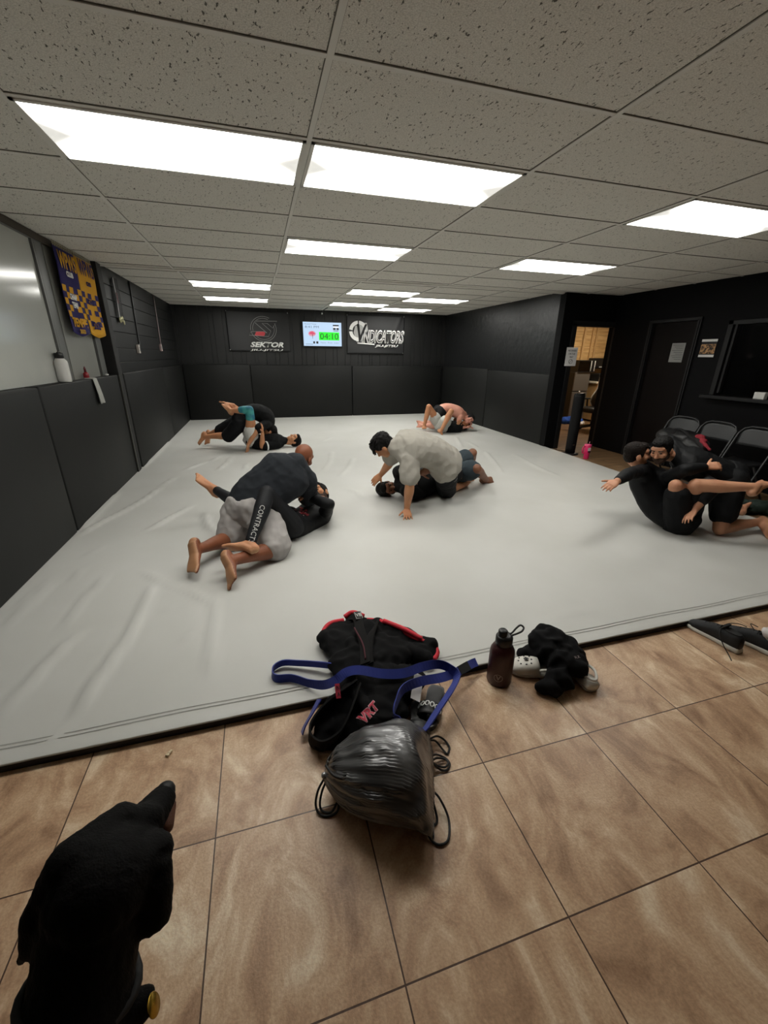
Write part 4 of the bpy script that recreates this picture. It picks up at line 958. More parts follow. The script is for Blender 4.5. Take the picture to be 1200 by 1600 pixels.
# ---- shiny drawstring bag
m_silver = M('dark_silver_nylon', '#4a4a4a', 0.3, metal=0.55, bump=(30, 0.25, 0.004)); m_cord = M('black_cord', '#0d0d0d', 0.6)
def silver_mat():
    m = M('silver_black_nylon', '#5a5a5b', 0.36, metal=0.62, bump=(18, 0.12, 0.004), coat=0.4); return m
t = thing('drawstring_bag', 'stuffed shiny dark silver drawstring bag with black cords on the tile floor', 'bag', (.30, 1.02, 0)); o0 = V((.30, 1.02, 0))
mb = MB(); C0 = V((.30, 1.02, .115)); ax = V((.93, -.35, .05)).normalized(); side = V((.35, .93, 0)).normalized(); up = V((0, 0, 1))
# gathered mouth at left, flat seam edge at right
def ring(p, w_, h_, zc, pw): return (V((p.x, p.y, zc)), side * w_, up * h_)
secs = []
for u, w_, h_, zc, pw in ((-.205, .018, .022, .095, 2), (-.195, .045, .05, .095, 2), (-.16, .085, .08, .10, 2), (-.11, .125, .105, .112, 2), (-.05, .15, .122, .124, 2), (.02, .165, .132, .134, 2), (.08, .172, .132, .134, 2), (.13, .176, .118, .120, 2), (.165, .18, .085, .09, 2), (.185, .182, .045, .06, 2), (.195, .182, .008, .045, 2)):
    secs.append(ring(C0 + ax * u, w_, h_, zc, pw))
rings = []
for si, (c, x, y) in enumerate(secs):
    R = []
    g = max(0, 1 - si / 6.0)
    for k in range(96):
        a = 2 * PI * k / 96; r = 1 + g * 0.07 * math.sin(a * 19 + 0.6 * math.sin(si)) + 0.018 * math.sin(a * 5 + si * 0.8) + 0.012 * math.sin(a * 11 - si)
        z = y * math.sin(a) * r
        p = c + x * math.cos(a) * r + z; p.z = max(p.z, 0.002)
        # a sharp crease ridge where the contents push up
        R.append(mb.bm.verts.new(p))
    rings.append(R)
for A0, B0 in zip(rings, rings[1:]):
    for k in range(96): mb.bm.faces.new((A0[k], A0[(k + 1) % 96], B0[(k + 1) % 96], B0[k]))
mb.bm.faces.new(rings[0][::-1]); mb.bm.faces.new(rings[-1])
ob = mb.build('bag_body', silver_mat(), t, True); loc(ob)
sub = ob.modifiers.new('s', 'SUBSURF'); sub.levels = 2; sub.render_levels = 2; bake(ob)
for v_ in ob.data.vertices:                                  # crumpled film: sharp folds running from the seam towards the gathered mouth
    p = v_.co; q = p.dot(ax); s2_ = p.dot(side)
    f = noise.noise(V((q * 4, s2_ * 11 + q * 6, p.z * 11))); f2 = noise.noise(V((q * 7 + 7, s2_ * 30 + q * 12, p.z * 34 + 3)))
    k = 0.013 * (0.6 - 1.8 * abs(f)) + 0.0012 * (0.6 - 1.8 * abs(f2))
    if p.z > 0.012: v_.co += v_.normal * k
for p in ob.data.polygons: p.use_smooth = True
def cord(pts, r=0.0042, name='cord'): loc(MB().tube(catmull(pts, 8), r, 8).build(name, m_cord, t, True))
cord([(.47, .95, .05), (.492, .915, .04), (.505, .86, .008), (.478, .80, .006), (.442, .792, .006), (.42, .815, .006), (.418, .845, .02), (.44, .88, .04)])
cord([(.465, .935, .045), (.468, .895, .02), (.462, .862, .006), (.437, .852, .006), (.42, .858, .02)])
cord([(.545, 1.145, .05), (.59, 1.165, .03), (.622, 1.155, .008), (.628, 1.12, .006), (.607, 1.095, .006), (.596, 1.118, .008), (.575, 1.145, .03), (.545, 1.14, .05)])
cord([(.51, 1.06, .055), (.55, 1.088, .03), (.59, 1.078, .008), (.598, 1.05, .006), (.573, 1.03, .006), (.545, 1.04, .012), (.515, 1.055, .05)]); cord([(.51, 1.05, .05), (.55, 1.075, .025), (.585, 1.07, .014), (.59, 1.05, .014), (.57, 1.038, .014), (.54, 1.05, .02), (.515, 1.06, .045)])
cord([(.11, 1.08, .09), (.072, 1.05, .06), (.058, 1.025, .02), (.07, .998, .006), (.10, .985, .006), (.13, .99, .01), (.14, 1.01, .03)]); cord([(.115, 1.075, .085), (.085, 1.048, .05), (.073, 1.025, .015), (.082, 1.005, .006), (.11, .995, .008), (.135, 1.01, .03)])
loc(MB().tube(catmull([(.105, 1.06, .16), (.13, 1.0, .175), (.19, .965, .18)], 6), 0.005).build('cord', m_cord, t, True))
loc(MB().lathe([(.009, -.014), (.011, 0), (.009, .014)], (.098, 1.066, .105), 12, Matrix.Rotation(.5, 4, 'X')).build('cord_lock', M('clear_plastic', '#9a9a9a', 0.2, metal=0.4), t, True))
ob = MB().box((-.012, -.022, 0), (.012, .022, .002)).build('care_label', M('grey_label', '#8b8b88', 0.6), t); ob.location = V((.478, 1.02, .15)) - o0; ob.rotation_euler = (.2, .75, -.35)
for p in ((.525, 1.13, .055), (.445, .87, .03)): loc(MB().lathe([(.004, -.002), (.012, 0), (.004, .002)], p, 14, Matrix.Rotation(1.2, 4, 'Y')).build('eyelet', m_chrome, t, True))

# ---- dark red water bottle
t = thing('water_bottle', 'dark maroon steel water bottle with black loop lid standing at the mat edge', 'bottle', (1.035, 1.41, 0))
m_mar = M('maroon_steel', '#3a1114', 0.38, var=('#331012', 5), spec=0.5)
MB().lathe([(.052, 0), (.058, .003), (.061, .012), (.061, .175), (.058, .195), (.046, .218), (.038, .226), (.038, .232)], seg=36).build('body', m_mar, t, True)
MB().lathe([(.039, .228), (.041, .231), (.041, .268), (.036, .276), (.02, .28)], seg=28).build('lid', m_blkplastic, t, True)
MB().lathe([(.021, .276), (.022, .28), (.022, .305), (.018, .309), (.0, .31)], (-.012, 0, 0), 20).build('spout_cap', m_blkplastic, t, True)
MB().tube(catmull([(.03, .0, .277), (.05, .01, .276), (.075, .02, .287), (.105, .03, .292), (.118, .02, .282), (.10, .005, .276), (.07, -.002, .273), (.04, -.004, .27)], 6), 0.0048, 8).build('carry_loop', m_blkplastic, t, True)
bd = [c for c in t.children if c.name.startswith('body')][0]; bpy.context.view_layer.update()
n_ = V((-.62, -.78, 0)); xx = V((.78, -.62, 0))
def ringmesh(r0, r1):
    bm = bmesh.new(); A0 = [bm.verts.new((r0 * math.cos(k * PI / 16), r0 * math.sin(k * PI / 16), 0)) for k in range(32)]; B0 = [bm.verts.new((r1 * math.cos(k * PI / 16), r1 * math.sin(k * PI / 16), 0)) for k in range(32)]
    for k in range(32): bm.faces.new((A0[k], A0[(k + 1) % 32], B0[(k + 1) % 32], B0[k]))
    me = bpy.data.meshes.new('ring'); bm.to_mesh(me); bm.free(); return me
m_emb = M('pale_emblem', '#9c8f8d', 0.5)
o0 = V((1.035, 1.41, 0)); cpt = o0 + n_ * .061 + V((0, 0, .062))
for me, nm in ((ringmesh(.0185, .0215), 'emblem_ring'), (text_mesh('V', .036, .001), 'emblem_letter')):
    ob = decal(me, bd, cpt, xx, (0, 0, 1), m_emb, None, nm, 0.0012); ob.parent = t; ob.data.transform(Matrix.Translation(-o0))

# ---- white clogs with black clothing heaped on them
m_clog = M('white_foam', '#d3d0c8', 0.55, bump=(200, 0.1, 0.001)); m_clog2 = M('grey_foam', '#a8a39c', 0.55)
def clog(x, y, a, label, soft=1):
    t = thing('clog', label, 'clog', (x, y, 0), a, 'white foam clogs')
    pr = [(-.135, .028, .03, .03), (-.12, .04, .036, .034), (-.07, .042, .03, .03), (-.02, .044, .032, .032), (.03, .05, .045, .046), (.08, .053, .044, .046), (.115, .045, .034, .036), (.14, .022, .02, .024)]
    MB().loft([((0, y_, z_), (w_, 0, 0), (0, 0, h_)) for y_, w_, h_, z_ in [(-.137, .02, .012, .014), (-.125, .038, .014, .015), (-.06, .043, .014, .015), (.0, .046, .014, .015), (.06, .055, .014, .015), (.11, .047, .014, .016), (.14, .022, .012, .018)]], 24, 3).build('sole', m_clog2, t, True)
    MB().loft([((0, y_, z_), (w_, 0, 0), (0, 0, h_)) for y_, w_, h_, z_ in [(-.005, .044, .030, .036), (.0, .047, .040, .044), (.02, .049, .041, .045), (.06, .054, .040, .043), (.1, .049, .033, .037), (.13, .031, .022, .028), (.142, .012, .01, .024)]], 24, 2.4).build('vamp', m_clog, t, True)
    MB().loft([((0, y_, z_), (w_, 0, 0), (0, 0, h_)) for y_, w_, h_, z_ in [(-.140, .02, .012, .03), (-.134, .034, .02, .036), (-.10, .042, .02, .034), (-.06, .043, .013, .03)]], 24, 2.6).build('heel_cup', m_clog, t, True)
    bpy.context.view_layer.update(); bv = BVHTree.FromObject([c for c in t.children if c.name.startswith('vamp')][0], bpy.context.evaluated_depsgraph_get())
    for px_, py in ((-.025, .04), (0, .035), (.025, .04), (-.03, .065), (.03, .065), (-.022, .09), (.0, .098), (.022, .09)):
        zt = bv.ray_cast(V((px_, py, .3)), V((0, 0, -1)))[0].z
        MB().ell((px_, py, zt), (.0048, .0048, .003), 10, 6).build('vent_hole', m_ink, t)
    MB().tube(catmull([(-.046, .0, .055), (-.044, -.07, .07), (0, -.135, .075), (.044, -.07, .07), (.046, .0, .055)], 6), 0.007, 8).build('heel_strap', m_clog, t, True)
    return t
c1 = clog(1.25, 1.40, math.radians(68), 'white foam clog with flower charm, nearer the maroon bottle')
MB().ell((0, .062, .088), (.008, .008, .004)).build('charm', m_ink, c1, True)
for k in range(5): MB().ell((.009 * math.cos(k * 1.257), .062 + .009 * math.sin(k * 1.257), .087), (.005, .005, .003)).build('charm_petal', M('grey_charm', '#6a6a66', 0.5), c1, True)
clog(1.455, 1.345, math.radians(-8), 'white foam clog seen from its heel, right of the black clothing')
mb = MB()
for c, r in (((1.36, 1.47, .11), (.10, .085, .07)), ((1.42, 1.42, .10), (.085, .085, .06)), ((1.33, 1.43, .11), (.06, .07, .055)), ((1.345, 1.36, .09), (.07, .08, .06)), ((1.30, 1.285, .055), (.07, .06, .05)), ((1.25, 1.26, .04), (.06, .045, .036)), ((1.39, 1.33, .085), (.08, .08, .055)), ((1.44, 1.38, .09), (.06, .07, .04)), ((1.30, 1.47, .06), (.06, .05, .05)), ((1.215, 1.275, .03), (.045, .035, .028))): mb.ell(c, r)
mb.cap((1.29, 1.50, .12), (1.36, 1.53, .14), .03, .035); mb.cap((1.40, 1.52, .14), (1.45, 1.42, .12), .028, .03); mb.cap((1.28, 1.5, .06), (1.22, 1.49, .05), .03, .024)
ob = blob(mb, 'black_clothing', m_gi, None, 0.007, 3, (0.022, 13, (1, 1, 1))); tag(ob, 'black crumpled clothing heaped on the white foam clogs', 'clothing')
for k, p in enumerate(((1.425, 1.335, .137), (1.44, 1.325, .132))): pass
ob2 = decal(text_mesh('H.X', 0.02, 0.0), ob, V((1.40, 1.31, .14)), (.9, -.1, .1), (.1, .75, .6), m_emb, None, 'cloth_print', 0.004); ob2.parent = ob

# ---- black sneakers and a sock
m_knit = M('black_knit', '#17181a', 0.8, bump=(500, 0.5, 0.001), var=('#1f2023', 30)); m_sole = M('white_rubber', '#d0cdc5', 0.6); m_lace = M('black_lace', '#0e0e0f', 0.7)
def sneaker(x, y, a, label, lace_pts):
    t = thing('sneaker', label, 'sneaker', (x, y, 0), a, 'black running shoes')
    S = [(-.145, .022, .02), (-.135, .034, .03), (-.09, .038, .03), (-.03, .036, .028), (.03, .042, .026), (.08, .048, .024), (.12, .042, .022), (.145, .024, .02), (.152, .008, .016)]
    MB().loft([((0, y_, h_ * .55), (w_, 0, 0), (0, 0, h_ * .55)) for y_, w_, h_ in S], 28, 3.2).build('sole', m_sole, t, True)
    U = [(-.140, .018, .02, .045), (-.133, .03, .042, .06), (-.10, .036, .045, .062), (-.06, .036, .042, .058), (-.02, .037, .044, .058), (.02, .040, .040, .052), (.06, .044, .031, .044), (.10, .042, .022, .036), (.13, .03, .015, .03), (.146, .012, .008, .024)]
    MB().loft([((0, y_, z_), (w_, 0, 0), (0, 0, h_)) for y_, w_, h_, z_ in U], 28, 2.5).build('upper', m_knit, t, True)
    MB().loft([((0, -.083, .098), (.024, 0, 0), (0, .043, 0)), ((0, -.083, .106), (.027, 0, 0), (0, .047, .002)), ((0, -.083, .107), (.02, 0, 0), (0, .038, .002))], 24).build('collar', m_lace, t, True)
    MB().loft([((0, -.035, .098), (.022, 0, 0), (0, .008, .004)), ((0, -.05, .125), (.024, 0, 0), (0, .006, .004)), ((0, -.055, .13), (.018, 0, 0), (0, .004, .004))], 16).build('tongue', m_lace, t, True)
    for k in range(5):
        yy = -.025 + k * .02; zz = .103 - k * .0075
        MB().tube(catmull([(-.024, yy, zz - .008), (0, yy + .004, zz + .004), (.024, yy, zz - .008)], 4), 0.0026, 6).build('lace', m_lace, t, True)
    for pts in lace_pts: MB().tube(catmull(pts, 6), 0.0026, 6).build('lace', m_lace, t, True)
    return t
sneaker(2.435, 1.365, math.radians(5), 'black running shoe with white sole, left one at the mat edge', [[(-.02, -.03, .10), (-.05, -.05, .07), (-.062, -.09, .03), (-.075, -.13, .004), (-.11, -.165, .003)], [(.02, -.02, .1), (.06, -.03, .11), (.12, -.045, .1), (.15, -.07, .09)]])
s2 = sneaker(2.585, 1.27, math.radians(12), 'black running shoe with white sole, right one holding the white sock', [[(.0, .0, .1), (.03, .03, .11), (.05, .0, .10)]])
mb = MB()
for a, b, ra, rb in (((2.605, 1.185, .09), (2.63, 1.19, .16), .034, .038), ((2.63, 1.19, .16), (2.66, 1.21, .22), .038, .032)): mb.cap(a, b, ra, rb)
mb.ell((2.60, 1.20, .12), (.04, .04, .025)); mb.ell((2.62, 1.16, .13), (.035, .03, .03))
ob = blob(mb, 'sock', M('white_sock', '#c9c4c2', 0.95, bump=(300, 0.5, 0.002)), None, 0.006, 3, (0.012, 22, (1, 1, 1))); tag(ob, 'crumpled white sock standing in the right black shoe at the photo edge', 'sock')
x_ = MB().ell((2.618, 1.215, .205), (.014, .012, .016)).build('dark_mark', m_ink, ob, True)

# ---- popcorn crumb
ob = MB()
for c, r in (((-.492, 1.408, .007), .007), ((-.486, 1.414, .008), .006), ((-.495, 1.398, .006), .006), ((-.502, 1.402, .005), .005)): ob.ell(c, (r, r, r), 10, 8)
ob = blob(ob, 'food_crumb', M('cream_crumb', '#d8c9a8', 0.8), None, 0.002, 1); tag(ob, 'small cream coloured crumb on the tile floor above the dog', 'crumb')

# ================================================================== DOG
m_fur = M('black_fur', '#050505', 0.75, var=('#0a0908', 40), bump=(260, 0.6, 0.003), spec=0.15, stretch=(1, 1, 0.4)); m_tan = M('tan_fur', '#5a3320', 0.7, bump=(260, 0.5, 0.002)); m_nose = M('dog_nose', '#080808', 0.5, spec=0.25)
def dog():
    D = DOG; mb = MB()
    for a, b, ra, rb in D['caps']: mb.cap(a, b, ra, rb, 18)
    for c, r in D['ells']: mb.ell(c, r, 18, 12)
    o = blob(mb, 'dog', m_fur, None, 0.006, 5, (0.0025, 60, (1, 1, 0.5)))
    tag(o, 'large black dog with tan muzzle seen from behind, looking over the tile floor', 'dog')
    return o
DOG = {'caps': [((-0.328, 0.643, 0.63), (-0.293, 0.732, 0.61), 0.048, 0.029), ((-0.344, 0.662, 0.67), (-0.395, 0.595, 0.675), 0.032, 0.05), ((-0.28, 0.609, 0.635), (-0.311, 0.582, 0.64), 0.036, 0.05), ((-0.337, 0.658, 0.66), (-0.304, 0.674, 0.64), 0.03, 0.03), ((-0.264, 0.583, 0.63), (-0.263, 0.567, 0.6), 0.02, 0.022), ((-0.267, 0.56, 0.6), (-0.274, 0.544, 0.555), 0.024, 0.024), ((-0.277, 0.563, 0.61), (-0.284, 0.54, 0.55), 0.026, 0.022), ((-0.437, 0.577, 0.665), (-0.453, 0.564, 0.62), 0.018, 0.026), ((-0.455, 0.565, 0.62), (-0.471, 0.548, 0.57), 0.026, 0.018), ((-0.476, 0.553, 0.57), (-0.488, 0.541, 0.55), 0.014, 0.007), ((-0.372, 0.575, 0.61), (-0.388, 0.503, 0.52), 0.082, 0.08), ((-0.388, 0.503, 0.52), (-0.399, 0.44, 0.47), 0.08, 0.088), ((-0.318, 0.463, 0.47), (-0.294, 0.479, 0.46), 0.026, 0.014), ((-0.319, 0.457, 0.46), (-0.296, 0.463, 0.45), 0.026, 0.016), ((-0.41900000000000004, 0.36, 0.45), (-0.44900000000000007, -0.06, 0.46), 0.1, 0.12), ((-0.44900000000000007, -0.09000000000000002, 0.46), (-0.44900000000000007, -0.39, 0.42), 0.12, 0.1), ((-0.49900000000000005, 0.33999999999999997, 0.4), (-0.49900000000000005, 0.36, 0.03), 0.055, 0.028), ((-0.339, 0.33999999999999997, 0.4), (-0.339, 0.36, 0.03), 0.055, 0.028), ((-0.49900000000000005, 0.36, 0.03), (-0.49900000000000005, 0.41, 0.022), 0.03, 0.022), ((-0.339, 0.36, 0.03), (-0.339, 0.41, 0.022), 0.03, 0.022), ((-0.539, -0.38, 0.4), (-0.539, -0.26, 0.24), 0.085, 0.05), ((-0.539, -0.26, 0.24), (-0.539, -0.45999999999999996, 0.14), 0.045, 0.03), ((-0.539, -0.45999999999999996, 0.14), (-0.539, -0.42000000000000004, 0.025), 0.03, 0.024), ((-0.539, -0.42000000000000004, 0.025), (-0.539, -0.35, 0.022), 0.026, 0.022), ((-0.3590000000000001, -0.38, 0.4), (-0.3590000000000001, -0.26, 0.24), 0.085, 0.05), ((-0.3590000000000001, -0.26, 0.24), (-0.3590000000000001, -0.45999999999999996, 0.14), 0.045, 0.03), ((-0.3590000000000001, -0.45999999999999996, 0.14), (-0.3590000000000001, -0.42000000000000004, 0.025), 0.03, 0.024), ((-0.3590000000000001, -0.42000000000000004, 0.025), (-0.3590000000000001, -0.35, 0.022), 0.026, 0.022), ((-0.44900000000000007, -0.45999999999999996, 0.46), (-0.44900000000000007, -0.6900000000000001, 0.25), 0.03, 0.012)], 'ells': [((-0.359, 0.581, 0.64), (0.088, 0.095, 0.075)), ((-0.408, 0.591, 0.655), (0.05, 0.055, 0.045))], 'nose': (-0.287, 0.746, 0.615), 'lip': (-0.282, 0.687, 0.59), 'lip2': (-0.28, 0.724, 0.595), 'tag': (-0.277, 0.457, 0.47), 'brow': (-0.305, 0.603, 0.68), 'collar': ((-0.375, 0.512, 0.55), (-0.39, 0.495, 0.51))}
dg_ = dog()
MB().ell(DOG['nose'], (.021, .024, .018), 16, 10).build('nose', m_nose, dg_, True)
a_, b_ = V(DOG['lip']), V(DOG['lip2'])
MB().cap(a_, b_, .019, .016, 12).build('tan_muzzle', m_tan, dg_, True)
tg = V(DOG['tag'])
MB().lathe([(.016, -.0015), (.0175, 0), (.016, .0015)], tg, 24, Matrix.Rotation(1.15, 4, 'Y')).build('collar_tag', M('brass', '#b8963c', 0.25, metal=0.9), dg_, True)
c0, c1_ = V(DOG['collar'][0]), V(DOG['collar'][1]); d_ = (c1_ - c0).normalized(); xx = d_.cross(V((0, 0, 1))).normalized(); yy = d_.cross(xx)
MB().tube([c1_ + (xx * math.cos(k * PI / 12) + yy * math.sin(k * PI / 12)) * .086 for k in range(24)], .009, 8, True).build('collar', m_lace, dg_, True)

